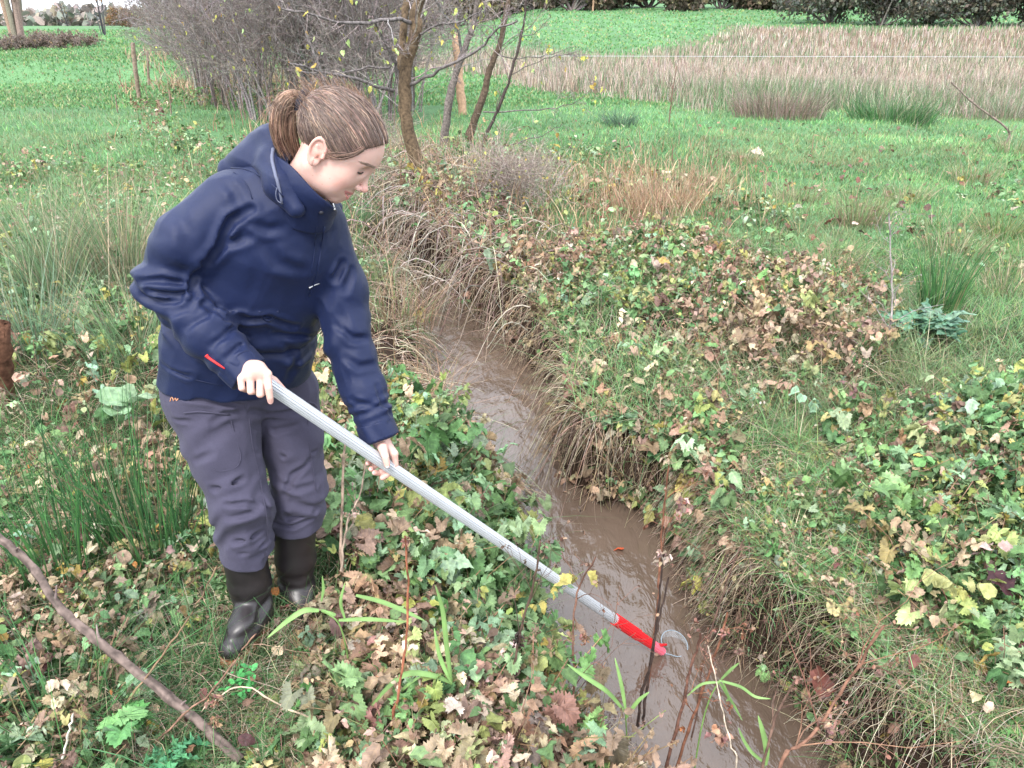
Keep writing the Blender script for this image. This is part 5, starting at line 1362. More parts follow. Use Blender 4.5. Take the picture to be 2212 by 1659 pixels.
# ---- far left: bank shrubs, willow, black-stemmed tree, evergreen
OR = [(.38, .20, .08), (.30, .17, .09), (.42, .28, .12)]
def place(o, u, v, rz=0., s=1., z=None):
    p = G(u, v, .4 if z is None else z); o.location = (p[0], p[1], gz(p[0], p[1])-.05); o.rotation_euler = (0, 0, rz); o.scale = (s, s, s); return o
FB = [(.22, .17, .145), (.28, .22, .19), (.17, .14, .125)]
g2 = 'low brown shrubs along the far left hedge bank'
h1 = shrub(81, 1.1, 1.5, 14, 'low_shrub', 'low tangled brown shrub on the far left hedge bank', g2, 260, [(.16, .13, .08), (.22, .15, .10)], FB, minr=.012, lw=(1, 1), ls=(.12, .2))
for i, (u, v) in enumerate([(10, 128), (70, 124), (125, 122), (-60, 130), (185, 118), (-140, 130), (40, 118), (100, 118)]):
    o = h1 if i == 0 else copy_tree(h1); place(o, u, v+9, i*1.7, .5+.08*(i % 3), .1); o['label'] = 'low tangled brown shrub on the far left hedge bank'
w1_ = shrub(82, 7.5, 2.2, 5, 'willow_tree', 'pale brown spreading willow at the far left edge', None, 500, OR, [(.25, .19, .15), (.22, .16, .13)], tw=((7, .5, .7, .45, .2), (6, .4, .6, .5, .2), (5, .45, .6, .6, .2)), minr=.014, lw=(2, 1, 1), ls=(.14, .24), cat='tree', thick=4.5)
place(w1_, 40, 112)
w2_ = shrub(83, 8.5, 1.8, 6, 'alder_tree', 'black-stemmed slender tree on the green embankment at the far left', None, 200, OR, [(.05, .05, .055), (.07, .07, .07)], tw=((6, .4, .6, .45, .2), (5, .4, .6, .5, .2), (4, .45, .6, .6, .2)), minr=.014, lw=(2, 1, 1), ls=(.14, .24), cat='tree')
place(w2_, 226, 86)
w3_ = copy_tree(w2_); w3_['label'] = 'second slender tree behind the embankment, left of the black-stemmed one'; place(w3_, 150, 66, 2.0, .9)
# leafy crowns for hedges: many leaf clumps round an uneven set of lobes
def crown(seed, rx, ry, h, nlobe, nleaf, cols, cw, ls, name, label, group=None, cat='bush', kind='ovate', trunk=True):
    r = R_(seed); t = empty(name, (0, 0, 0), label, cat, group)
    c = np.stack([r.normal(0, rx*.45, nlobe), r.normal(0, ry*.45, nlobe), h*(.25+.6*r.random(nlobe))], 1); rad = h*(.16+.17*r.random(nlobe))
    i = r.integers(0, nlobe, nleaf); d = nrm(r.normal(0, 1, (nleaf, 3))); P = c[i]+d*(rad[i]*r.uniform(.6, 1.12, nleaf))[:, None]; P[:, 2] = np.maximum(P[:, 2], .05)
    b = Bag(); add_leaves(b, P, ls[0]+(ls[1]-ls[0])*r.random(nleaf), r.random(nleaf)*6.28, r.normal(0, .8, nleaf), r.normal(0, .8, nleaf), pal(cols, cw, nleaf, .2, r), kind, r); b.build('crown', MAT['leaf'], t)
    k = 6; a = r.random(nlobe)*6.28; P = np.zeros((nlobe, k, 3)); ts = np.linspace(0, 1, k)[:, None]; P[:] = (np.stack([np.cos(a)*.15, np.sin(a)*.15, 0*a-.1], 1))[:, None]*(1-ts)[None]+c[:, None]*ts[None]+r.normal(0, .05, (nlobe, k, 3))*ts
    Rr = np.linspace(1, .3, k)[None]*np.full((nlobe, 1), h*.018); lev = grow(P, Rr, ((7, .5, .8, .5, .2), (4, .5, .8, .5, .2)), r, .2); b = Bag(); tree_mesh(lev, (5, 3, 3), BARK, r, b, h*.003); b.build('branches', MAT['bark'], t)
    return t
DK = [(.085, .10, .08), (.12, .13, .10), (.16, .145, .115)]; BH = [(.16, .13, .10), (.22, .17, .125), (.13, .12, .085), (.24, .205, .11)]  # far hedge colours lightened, putting distance haze into the colour
e1_ = crown(91, 3.2, 3, 7.5, 14, 5200, DK, [3, 2, 1], (.22, .40), 'evergreen_tree', 'dark evergreen rising behind the left end of the thicket', cat='tree'); place(e1_, 352, 74)
e2_ = crown(92, 4, 3, 3.2, 12, 2600, [(.26, .13, .06), (.20, .12, .07), (.15, .15, .07)], [2, 2, 1], (.2, .35), 'beech_hedge', 'russet hedge on the hill behind the black-stemmed tree', cat='hedge'); place(e2_, 290, 68)
g3 = 'brown hedge bushes along the far edge of the field'
hb = crown(93, 7, 3, 7.5, 20, 6500, BH, [3, 3, 2, 1], (.35, .7), 'hedge_bush', 'brown-green hedge bush along the far edge of the field', g3)
row = [(820, 26), (905, 25), (985, 24), (1070, 23), (1150, 21), (1235, 20), (1320, 19), (1400, 19), (1480, 19), (1560, 18), (1640, 18), (1700, 18), (740, 30), (660, 34), (580, 38)]
for i, (u, v) in enumerate(row):
    o = hb if i == 0 else copy_tree(hb); yy = 112+8*math.sin(i*2.1); x = W(u, v, yy)[0]; o.location = (x, yy, gz(x, yy)-.2); o.rotation_euler = (0, 0, i*1.3); q = .85+.1*(i % 4); o.scale = (q, q, q); o['label'] = 'brown-green hedge bush along the far edge of the field'
for i, (u, yy, sc_, lb) in enumerate([(1800, 76, 1.0, 'dark spreading bush at the far right gap, beside the white post'), (1905, 72, .8, 'dark bush second from the gap on the far right field edge'), (2010, 74, .9, 'dark bush third from the gap on the far right field edge'), (2120, 70, .9, 'dark bush near the right end of the far field edge'), (2240, 70, 1.0, 'dark bush at the right end of the far field edge')]):
    if i == 0: db = crown(94, 4.5, 3, 5.5, 16, 6000, DK+[(.10, .085, .06)], [3, 3, 1, 2], (.22, .42), 'dark_bush', lb); o = db
    else: o = copy_tree(db)
    x = W(u, 30, yy)[0]; o.location = (x, yy, gz(x, yy)-.2); o.rotation_euler = (0, 0, i*1.9); o.scale = (sc_*1.1, sc_, sc_); o['label'] = lb
# distant wood on the sky line, left; haze painted as pale leaf colours
wd = Bag(); r = R_(95); n = 9000; yy = 190+40*r.random(n); xx = -yy*r.uniform(.2, 1.0, n); P = np.stack([xx, yy, height(xx, yy)+r.random(n)**1.5*(.8+2.6*noise2(xx*.05, yy*.02))], 1)
add_leaves(wd, P, 1.2+1.6*r.random(n), r.random(n)*6.28, r.normal(0, .8, n), r.normal(0, .8, n), pal([(.27, .23, .21), (.20, .21, .18), (.30, .26, .22)], [2, 2, 1], n, .12, r), 'small', r)
tag(wd.build('distant_wood', MAT['leaf']), 'hazy brown wood along the skyline at the left', 'wood', kind='stuff')
# ---- posts
m_post = flatmat('weathered_wood', (.20, .15, .115), .9, .1, nscale=18, amp=.5, bstr=.6, bdist=.006, bscale=60)
m_pale = flatmat('split_wood', (.42, .27, .18), .85, .1, nscale=22, amp=.35, bstr=.6, bdist=.006, bscale=50)
m_white = flatmat('white_paint', (.75, .75, .72), .6, amp=.1)
m_rust = flatmat('rotten_wood', (.085, .042, .026), .9, .1, nscale=30, amp=.6, bstr=.8, bdist=.01, bscale=40)
def post(name, label, bot, top, rad, m, cat='post', group=None, rough=.1, seed=0, notch=0):
    """a rough post with a chamfered, weathered head"""
    r = R_(seed+500); bot = np.array(bot); top = np.array(top); k = 12; P = bot+(top-bot)*np.linspace(0, 1, 14)[:, None]; P += r.normal(0, rad*.06, P.shape)
    Rr = rad*(1+rough*r.normal(0, .5, 14)); Rr[-1] *= .82; P[-2] = P[-1]-(top-bot)*.012; V, F = tubes(P[None], Rr[None], k)
    V = V.reshape(14, k, 3); V[-1, :, 2] += notch*(noise2(np.arange(k)*.8, seed)-.5); V = V.reshape(-1, 3); V = np.concatenate([V, [V[-k:].mean(0)+A(0, 0, rad*.15)]]) if 'A' in globals() else np.concatenate([V, [V[-k:].mean(0)]])
    T = np.array([(13*k+j, 13*k+(j+1) % k, 14*k) for j in range(k)]); F = np.concatenate([F[:, :3], F[:, [0, 2, 3]], T])
    o = mesh(name, V, F, m, origin=bot); o.location = tuple(bot); return tag(o, label, cat, group)
if 0:
    def A(*a): return np.array(a, float)
def gpost(name, label, ub, vb, ut, vt, rad, m, dz=0., **k):
    p = G(ub, vb, 0); p = G(ub, vb, gz(p[0], p[1])); b = p.copy(); b[2] -= .15; t = W(ut, vt, p[1]); return post(name, label, b, t, rad, m, **k)
gpost('fence_post', 'tall grey fence post standing alone in the left meadow', 300, 218, 286, 92, .052, m_post, seed=1)
gpost('fence_post', 'thin pale post just right of the tall grey one', 320, 186, 318, 110, .035, m_post, seed=2)
gpost('broken_post', 'pale orange splintered post behind the leaning trunks', 1000, 250, 986, 78, .085, m_pale, seed=3, rough=.25, notch=.3)
gpost('wooden_stake', 'short dark stake in the grass below the fence post', 253, 243, 249, 204, .014, m_post, seed=4)
gpost('wooden_stake', 'short dark stake left of the thicket beside the leaf bank', 368, 245, 366, 196, .014, m_post, seed=5)
gpost('white_post', 'white post in front of the dark bush at the far right gap', 1822, 36, 1822, 18, .16, m_white, seed=6)
gpost('white_post', 'white post at the right end of the far field edge', 2136, 35, 2137, 17, .15, m_white, seed=7)
gpost('white_post', 'small white post beside the gap in the far hedge', 1719, 15, 1719, 3, .18, m_white, seed=8)
for i, (u, lb) in enumerate([(1281, 'thin field post in front of the far hedge, left of the gap'), (1500, 'thin field post in front of the far hedge, nearest the gap')]):
    x = W(u, 20, 104)[0]; z = gz(x, 104); post('field_post', lb, (x, 104, z-.2), (x, 104, z+1.6), .12, m_pale, seed=20+i)
gpost('tree_stump', 'rotten red-brown stump at the left edge among the rushes', 0, 872, -10, 700, .055, m_rust, seed=9, rough=.3, notch=.15, cat='stump')
# single wire of the meadow fence
wl = np.array([W(u, 122+.002*(u-1700), 21.7) for u in np.linspace(1150, 2500, 12)]); V, F = tube1(wl, [.0045], 40, 5); m_wire = flatmat('grey_wire', (.45, .47, .5), .5)
tag(mesh('fence_wire', V, F, m_wire), 'single thin grey wire stretched across the rush meadow', 'wire')
# ---- rush tussocks and other single plants
def tussock(name, label, pos, n, h, w, spread, cols, cw, seed, cat='rush', group=None, bend=.35, seg=5, base=.12, tip=None, mat='grass'):
    r = R_(seed); p = np.array([pos[0], pos[1], gz(pos[0], pos[1])-.02]); a = r.random(n)*6.28; q = r.random(n)**.5
    P = np.stack([np.cos(a)*q*base, np.sin(a)*q*base, 0*a], 1)
    c = pal(cols, cw, n, .2, r); V, F, C = blades(P, h*r.uniform(.45, 1.1, n), w*r.uniform(.6, 1.2, n), a+r.normal(0, .5, n), np.abs(r.normal(spread, spread*.5, n)), c, seg, droop=bend, r=r, tipcol=c*np.array(tip) if tip else None)
    b = Bag(); b.add(V, F, C); o = b.build(name, MAT[mat]); o.location = tuple(p); return tag(o, label, cat, group)
RG = [(.050, .135, .045), (.075, .19, .06), (.035, .095, .035), (.25, .22, .12)]
RW = [3, 2, 2, .6]
def at(u, v): p = G(u, v, 0); return p[:2]
tussock('rush_tussock', 'big dark green rush tussock on the right in front of the rush band', at(1925, 262), 1000, .66, .012, .6, RG+[(.2, .24, .15)], RW+[1.5], 101, base=.75)
tussock('rush_tussock', 'brown matted rush tussock left of the big green one', at(1680, 256), 1000, .66, .012, .55, [(.23, .17, .14), (.17, .12, .10), (.12, .15, .08), (.31, .24, .2)], [3, 2, 1.2, 1.5], 102, base=.85, mat='straw')
tussock('rush_tussock', 'slim green rush clump beside the grey dead twig', at(2020, 690), 240, .62, .0065, .30, RG, [3, 3, 1, .5], 103, base=.12)
tussock('rush_tussock', 'low blue-green rush tuft in the turf right of the thin sapling', at(1340, 275), 300, .38, .010, .8, [(.10, .17, .11), (.14, .2, .14), (.07, .12, .07)], [2, 1, 2], 104, base=.3)
tussock('rush_tussock', 'olive rush tuft at the right edge of the bank', at(2160, 520), 260, .35, .006, .7, [(.16, .20, .07), (.1, .16, .06), (.3, .26, .13)], [2, 2, 1], 105, base=.22)
tussock('rush_tussock', 'brownish rush tuft beside the straw patch on the right bank', at(1850, 490), 240, .42, .006, .4, [(.16, .13, .08), (.12, .17, .07), (.3, .22, .14)], [2, 2, 1], 106, base=.2, mat='straw')
tussock('rush_tussock', 'pale seeding rush clump left of the woman\'s shoulder', at(265, 600), 420, .95, .0065, .36, [(.24, .25, .15), (.12, .2, .09), (.36, .29, .2)], [2, 2, 2], 107, base=.16, mat='straw')
tussock('rush_tussock', 'tall rush clump between the pale seeding clump and the left edge', at(120, 620), 420, .9, .0065, .4, [(.14, .22, .11), (.2, .24, .13), (.36, .29, .2)], [3, 2, 1], 108, base=.2)
tussock('rush_tussock', 'loose green rushes behind the woman\'s elbow', at(300, 760), 260, .7, .006, .5, [(.14, .22, .11), (.3, .27, .17)], [3, 1], 130, base=.3)
tussock('rush_tussock', 'grey-green rush clump above the stump', at(60, 740), 300, .75, .006, .45, [(.15, .23, .14), (.3, .27, .17)], [3, 1], 131, base=.3)
tussock('rush_tussock', 'tall dark green rushes close beside the woman\'s right hip', at(330, 1180), 120, .72, .0062, .30, RG, [3, 3, 2, .4], 109, base=.12)
tussock('rush_tussock', 'tall dark green rushes in the left foreground beside the stump', at(130, 1210), 110, .75, .0062, .26, RG, [3, 3, 2, .4], 110, base=.14)
tussock('rush_tussock', 'upright green rushes between the stump and the woman', at(240, 1160), 90, .72, .006, .22, RG, [3, 3, 2, .6], 111, base=.12)
tussock('rush_tussock', 'flattened bent green rushes behind the woman\'s right knee', at(440, 1150), 130, .6, .0055, .95, RG, [3, 2, 2, 1], 112, base=.14, bend=.7)
tussock('rush_tussock', 'long arching rushes in the bottom left corner under the branch', at(150, 1560), 90, .5, .0045, .75, RG, [3, 3, 1, .4], 113, base=.12, bend=.6)
tussock('rush_tussock', 'small rush tuft between the fallen branch and the boots', at(420, 1420), 70, .3, .0035, .6, RG, [3, 2, 2, .5], 114, base=.06)
tussock('sedge_tuft', 'dry red-brown sedge arching over the water behind the woman\'s arm', at(893, 800), 170, .55, .0035, .9, [(.26, .15, .09), (.34, .24, .15), (.18, .10, .06), (.13, .17, .07)], [3, 2, 2, 1], 115, base=.22, bend=.7, mat='straw', cat='sedge')
tussock('sedge_tuft', 'dry sedge clump on the left rim below the tree', at(850, 620), 200, .6, .005, .7, [(.30, .22, .15), (.2, .13, .08), (.12, .17, .07)], [3, 2, 2], 116, base=.3, bend=.6, mat='straw', cat='sedge')
tussock('sedge_tuft', 'pale dead grass clump at the foot of the leaning trunks', at(1010, 420), 260, .7, .008, .6, [(.36, .28, .2), (.27, .19, .13)], [2, 1], 117, base=.5, mat='straw', cat='sedge')
tussock('sedge_tuft', 'reddish dead grass clump on the rim of the right bank', at(1420, 460), 420, .42, .006, .4, [(.36, .23, .15), (.27, .16, .10), (.4, .3, .2)], [2, 2, 1], 118, base=.42, mat='straw', cat='sedge')
for i, (u, v, h_, lb) in enumerate([(1570, 205, .6, 'greyish rush tuft up-left of the brown matted tussock'), (1760, 225, .6, 'mixed rush tuft between the brown tussock and the big green one'), (2060, 225, .65, 'rush tuft right of the big green tussock'), (2170, 250, .6, 'rush tuft at the right edge under the rush band'), (1850, 195, .7, 'tall rush tuft behind the big green tussock'), (1450, 195, .5, 'small rush tuft where the rush band thins on the left'), (2120, 195, .7, 'brownish rush tuft behind the leaning brown stick')]):
    tussock('rush_tussock', lb, at(u, v), 380, h_, .013, .5, [(.14, .19, .11), (.27, .22, .17), (.2, .16, .13), (.2, .24, .15)], [2, 2, 1, 2], 180+i, base=.7)
for i, (u, v, h_) in enumerate([(1530, 400, .3), (1720, 440, .28), (2100, 400, .4), (1960, 440, .3), (2190, 340, .4), (1600, 350, .25), (2050, 560, .35), (1800, 585, .3), (2180, 640, .3)]):
    tussock('grass_tuft', ['dry olive grass tuft on the right meadow, %s from the left' % w_ for w_ in ('second', 'fourth', 'eighth', 'sixth', 'last but one', 'third', 'seventh', 'fifth', 'last')][i], at(u, v), 190, h_, .006, .55, [(.26, .22, .13), (.17, .2, .09), (.36, .29, .2), (.13, .18, .08)], [2, 2, 2, 2], 160+i, base=.22, mat='straw', cat='grass tuft', group='dry tufts on the right meadow')
# thistles: rosettes of deeply cut leaves
def rosette(name, label, pos, n, size, seed, cols, kind='pinnate', cat='plant', lift=.05):
    r = R_(seed); p = np.array([pos[0], pos[1], gz(pos[0], pos[1])]); b = Bag(); a = np.arange(n)*2.4+r.normal(0, .2, n)
    add_leaves(b, np.stack([0*a, 0*a, lift+.05*r.random(n)], 1)+r.normal(0, .02, (n, 3)), size*r.uniform(.6, 1.1, n), a, r.uniform(.1, .7, n), r.normal(0, .2, n), pal(cols, [1]*len(cols), n, .12, r), kind, r)
    o = b.build(name, MAT['leaf']); o.location = tuple(p); return tag(o, label, cat)
rosette('thistle', 'grey-green thistle rosette below the slim rush clump on the right', at(1990, 735), 34, .26, 120, [(.10, .22, .14), (.14, .26, .18)])
rosette('thistle', 'small bright thistle at the bottom, right of the fallen branch end', at(385, 1640), 12, .10, 121, [(.08, .26, .12)])
rosette('thistle', 'dark thistle rosette on the meadow edge left of the sedge rim', at(1720, 700), 14, .14, 122, [(.07, .17, .08)])
rosette('buttercup_plant', 'fresh green cut-leaved plant beside the right end of the fallen branch', at(270, 1580), 14, .075, 123, [(.12, .30, .10), (.16, .33, .12)], kind='lobed')
rosette('pale_leaf_plant', 'pale whitish-green leafy plant in the bottom left corner', at(40, 1590), 10, .10, 124, [(.26, .36, .22)], kind='ovate')
rosette('butterbur_plant', 'pair of big pale leaves left of the woman\'s hip', at(295, 950), 5, .15, 125, [(.20, .28, .17), (.16, .26, .15)], kind='round', lift=.18)
rosette('clover_plant', 'tiny bright green clover patch at the toe of the boot', at(530, 1480), 60, .022, 126, [(.07, .30, .09)], kind='small')
rosette('nettle_plant', 'bright green leaf cluster on the face of the lower right bank', at(1730, 1400), 16, .06, 127, [(.12, .28, .09)], kind='ovate')
# ---- stems
m_st = MAT['bark']
def c5(x, y): return (1200+x/1.6265)*.8641, (1200+y/1.6265)*.8641
def c7(x, y): return x/1.8433*.8641, (1200+y/1.8433)*.8641
def stalk(name, label, pts, conv, Y, rad, col, heads=(), sub=0, seed=0, cat='dead stem', leaves=0, ground=True):
    r = R_(seed+700); P = np.array([W(*conv(*p), Y+.015*math.sin(i)) for i, p in enumerate(pts)])
    P = P[::-1] if P[0, 2] > P[-1, 2] else P
    if ground:
        g = gz(P[0, 0], P[0, 1]); 
        if P[0, 2] > g+.25 or (P[0, 2] > g and len(P) < 4): P = np.concatenate([[A(P[0, 0]-.02, P[0, 1], min(g, ZW+.02 if g < ZW else g)-.03)], P])
    n = 22; Q = smoothpts(P, n)+r.normal(0, .0015, (n, 3)); Rr = np.linspace(rad, rad*.55, n)*(1+.25*(np.arange(n) % 5 == 0)); b0 = Q[0].copy()
    t = empty(name, b0, label, cat); V, F = tubes(Q[None], Rr[None], 6); b = Bag(); b.add(V, F, np.array(col)*r.uniform(.8, 1.2, (len(V), 1))); b.build('stem', m_st, t, b0)
    if sub:
        lev = grow(smoothpts(Q, 8)[None], np.linspace(rad, rad*.5, 8)[None], ((sub, .28, .8, .5, .2), (4, .5, .7, .6, .25)), r, .1)
        b = Bag(); tree_mesh(lev[1:], (4, 3), [col], r, b, .0007); b.build('side_twigs', m_st, t, b0)
        i = r.integers(0, len(lev[2][0]), 60); p = lev[2][0][i, -1]; b = Bag()
        add_leaves(b, p, .006+.008*r.random(60), r.random(60)*6.28, r.normal(0, 1, 60), r.normal(0, 1, 60), pal([col, (.25, .16, .11)], [2, 1], 60, .2, r), 'small', r); b.build('seeds', MAT['straw'], t, b0)
    if len(heads):
        b = Bag()
        for (hu, hv, sz, hc) in heads:
            c = W(*conv(hu, hv), Y); k = 26; add_leaves(b, c+r.normal(0, sz*.45, (k, 3)), sz*r.uniform(.5, 1.1, k), r.random(k)*6.28, r.normal(-1, .8, k), r.normal(0, .8, k), pal([hc], [1], k, .25, r), 'ovate', r)
        b.build('seed_head', MAT['straw'], t, b0)
    return t
RB = (.17, .075, .045); DKB = (.045, .03, .025); TN = (.38, .29, .2)
stalk('dock_stalk', 'dark dead stalk with black withered clumps, left of the red grip', [(245, 245), (220, 400), (180, 560), (150, 700), (110, 900), (95, 1100)], c5, 1.62, .0045, (.085, .055, .04), [(155, 650, .02, DKB), (140, 880, .02, DKB), (130, 780, .018, (.1, .06, .05))], 5, 1)
stalk('dock_stalk', 'thin branching dead stalk crossing in front of the pole', [(470, 312), (405, 430), (378, 600), (385, 800), (372, 950), (350, 1130)], c5, 1.66, .0040, (.13, .07, .05), [(425, 640, .014, (.2, .1, .07))], 7, 2)
stalk('dock_stalk', 'dead stalk with a drooping pale seed head just behind the pink tip', [(745, 300), (732, 450), (715, 600), (690, 760), (655, 880), (640, 1000)], c5, 1.78, .0048, DKB, [(745, 310, .022, (.32, .24, .19))], 0, 3)
stalk('dock_stalk', 'black split stalk beside the red grip', [(765, 400), (730, 560), (700, 700), (672, 900), (660, 1010)], c5, 1.74, .0045, DKB, [], 0, 4)
stalk('dock_stalk', 'stout red-brown stalk right of the beaker', [(900, 625), (880, 700), (850, 790), (830, 900), (790, 1040), (755, 1171)], c5, 1.62, .0052, (.14, .07, .05), [(820, 1010, .012, (.3, .12, .05))], 3, 5)
stalk('dock_stalk', 'tall leaning red-brown stalk, second right of the beaker', [(1010, 540), (960, 700), (905, 860), (850, 1010), (800, 1171)], c5, 1.58, .0045, RB, [(1000, 620, .014, (.26, .14, .1)), (980, 1040, .028, (.26, .15, .11))], 4, 6)
stalk('dock_stalk', 'thin dark stalk with curled leaves above the right bank edge', [(1070, 240), (1000, 420), (945, 600), (900, 780), (880, 950)], c5, 1.85, .0032, (.11, .065, .05), [(1060, 700, .012, (.2, .12, .09))], 5, 7)
stalk('dock_stalk', 'tall rusty stalk rising from the water edge with a brown tuft on top', [(770, -60), (750, 100), (735, 240), (725, 420), (720, 560)], c5, 2.0, .0045, RB, [(830, 95, .03, (.27, .17, .14))], 3, 8)
stalk('umbel_stalk', 'thick red-brown stalk leaning right with a dead umbel on its top', [(1640, 590), (1540, 760), (1440, 900), (1385, 1000), (1290, 1085), (1215, 1180)], c5, 1.36, .0052, (.20, .105, .07), [(1420, 995, .026, (.27, .18, .14))], 9, 9)
stalk('dock_stalk', 'short forked stalk at the bottom edge of the water', [(1295, 800), (1225, 915), (1190, 1010), (1150, 1171)], c5, 1.42, .0042, (.13, .08, .06), [(1300, 810, .012, (.2, .12, .09))], 4, 10)
stalk('straw_stalk', 'single pale straw stalk slanting down in front of the water', [(925, 675), (960, 820), (990, 960), (1020, 1080), (1040, 1180)], c5, 1.5, .0026, (.55, .46, .36), [], 0, 11)
stalk('dock_stalk', 'straight rust-red jointed stalk below the middle of the pole', [(1868, 255), (1880, 480), (1875, 700), (1850, 900), (1815, 1100), (1805, 1280)], c7, 1.42, .0040, (.24, .09, .05), [(1872, 275, .010, (.2, .1, .08))], 0, 12)
stalk('woody_stem', 'pale upright woody stem beside the woman\'s left boot', [(1590, -260), (1580, 0), (1570, 300), (1585, 560), (1578, 680)], c7, 2.02, .0060, (.34, .25, .19), [], 0, 13)
stalk('woody_stem', 'thin pale woody stem right of the woman\'s left knee', [(1700, -200), (1660, 60), (1600, 200), (1570, 420)], c7, 2.0, .0038, (.34, .26, .2), [], 4, 14)
stalk('dock_stalk', 'thin brown stalk slanting across the ground left of the boot', [(1000, 400), (880, 620), (780, 760), (640, 950), (500, 1150)], c7, 1.5, .0030, (.20, .13, .08), [], 0, 15)
stalk('dock_stalk', 'rusty stalk slanting in front of the boot toe', [(1175, 705), (1080, 840), (960, 990), (850, 1080), (690, 1240)], c7, 1.42, .0030, (.20, .115, .08), [(985, 1010, .016, (.26, .15, .1)), (985, 1105, .016, (.26, .15, .1))], 0, 16)
stalk('straw_stalk', 'pale bent straw stalk lying on the leaves below the boots', [(1475, 1112), (1290, 1040), (1110, 950), (930, 1060)], c7, 1.47, .0028, (.46, .36, .26), [], 0, 17, ground=False)
stalk('straw_stalk', 'short white stick standing in the bottom left foreground', [(337, 1080), (310, 1200), (283, 1330)], c7, 1.30, .0035, (.6, .55, .46), [], 0, 18)
stalk('dead_twig', 'grey leafless branched twig standing in the slim rush clump', [(2212, 300), (1900, 300)], lambda x, y: (1920+(x-1900)*.02, 460+(x-1900)*.7), 3.9, .006, (.25, .22, .21), [], 14, 19)
stalk('dead_twig', 'bare brown stick leaning in the rushes at the far right', [(0, 0), (1, 1), (2, 2)], lambda x, y: [(2055, 178), (2105, 225), (2178, 282)][int(x)], 12.3, .018, (.17, .13, .11), [], 6, 20)
stalk('dock_stalk', 'dark dead dock stem with brown head in the turf, left of the brown tussock', [(0, 0), (1, 1)], lambda x, y: [(1462, 142), (1452, 205)][int(x)], 14.5, .012, (.15, .09, .07), [], 8, 22)
sp = [((60, 500), (66, 400)), ((110, 560), (86, 420)), ((205, 560), (176, 380)), ((236, 640), (232, 330)), ((330, 560), (285, 385)), ((352, 520), (330, 375))]
for i, (b, t_) in enumerate(sp):
    stalk('grass_stalk', None, [(0, 0), (1, 1)], lambda x, y: [t_, b][int(x)], float(G(*b, 0)[1]), .0035, (.40, .32, .22), [], 5, 30+i, cat='grass stalk')
    sc.collection.objects[-1]
for o in sc.collection.objects:
    if o.type == 'EMPTY' and o.name.startswith('grass_stalk'): o['label'] = 'pale dry seeding grass stalk standing in the left meadow'; o['group'] = 'dry grass stalks in the left meadow'
# ---- fallen branch
r = R_(131); bp = [(-60, 1110), (10, 1172), (70, 1225), (130, 1312), (225, 1395), (330, 1478), (430, 1560), (520, 1642)]
P = np.array([W(u, v, {0: 1.82, 1: 1.76, 2: 1.72, 3: 1.64, 4: 1.57, 5: 1.50, 6: 1.43, 7: 1.36}[i]) for i, (u, v) in enumerate(bp)]); b0 = P[3].copy()
Q = smoothpts(P, 60)+r.normal(0, .0012, (60, 3)); Rr = np.linspace(.0100, .0125, 60)*(1+.16*(noise2(np.arange(60)*.5, 3)-.5)); Rr[::9] *= 1.14; V, F = tubes(Q[None], Rr[None], 12)
n = fbm2(np.repeat(np.arange(60), 12)*.25, np.tile(np.arange(12), 60)*1.7, 3)[:, None]; V = V+nrm(V-np.repeat(Q, 12, 0))*(n-.5)*.005
fb = empty('fallen_branch', b0, 'long grey-brown fallen branch lying across the lower left corner', 'branch'); b = Bag(); b.add(V, F, np.array([.110, .082, .070])*(.25+1.4*n)); b.build('bough', MAT['bark'], fb, b0)
b = Bag()
for i in (12, 24, 33, 47):
    d = nrm(r.normal(0, 1, 3)+A(0, 0, .8)); V, F = tube1([Q[i], Q[i]+d*.025, Q[i]+d*.05+r.normal(0, .008, 3)], [.005, .0015], 8, 6); b.add(V, F, (.16, .12, .11))
b.build('twig_stubs', MAT['bark'], fb, b0)
# ---- broad light-green reed-grass plants
def ribbon(P, w, b, col, r, n=16):
    Q = smoothpts(np.array(P), n); T = nrm(np.gradient(Q, axis=0)); s = nrm(np.cross(T, nrm(CAM-Q)+A(0, .3, .6))); t = np.linspace(0, 1, n); ww = w*np.sin(np.pi*np.clip(t*.86+.14, 0, 1))**.6*.5; nn = np.cross(T, s)
    V = np.stack([Q-s*ww[:, None]+nn*ww[:, None]*.25, Q, Q+s*ww[:, None]+nn*ww[:, None]*.25], 1).reshape(-1, 3); F = [(i*3+j, i*3+j+1, i*3+j+4, i*3+j+3) for i in range(n-1) for j in (0, 1)]
    C = np.array(col)*(1+.15*np.sin(np.arange(n*3)*2.1))[:, None]; b.add(V, np.array(F), C)
LGc = (.20, .34, .11)
def reed(name, label, conv, Y, leaves, stem, seed):
    r = R_(seed); b0 = W(*conv(*stem[-1]), Y); g = gz(b0[0], b0[1]); b0[2] = g; t = empty(name, b0, label, 'plant')
    P = [b0]+[W(*conv(*p), Y) for p in stem[::-1]]; V, F = tube1(P, [.0026, .0018], 16, 6); b = Bag(); b.add(V, F, (.20, .34, .10)); b.build('stem', MAT['grass'], t, b0)
    for pts, w, dy in leaves:
        b = Bag(); P = [W(*conv(*p), Y+dy*i/len(pts)) for i, p in enumerate(pts)]; ribbon(P, w, b, np.array(LGc)*r.uniform(.8, 1.2), r); b.build('blade', MAT['grass'], t, b0)
reed('reed_grass', 'bright green broad-bladed grass arching beside the boots', c7, 1.66, [([(1470, 600), (1400, 600), (1320, 650), (1228, 730)], .017, -.05), ([(1480, 600), (1540, 620), (1480, 595)], .012, .05), ([(1640, 530), (1760, 560), (1880, 610), (1960, 650)], .014, -.05), ([(1560, 645), (1700, 640), (1880, 655)], .013, .0), ([(1480, 560), (1490, 500), (1485, 440)], .008, .0), ([(1590, 640), (1570, 560), (1590, 470)], .009, 0)], [(1480, 600), (1560, 660), (1600, 800)], 141)
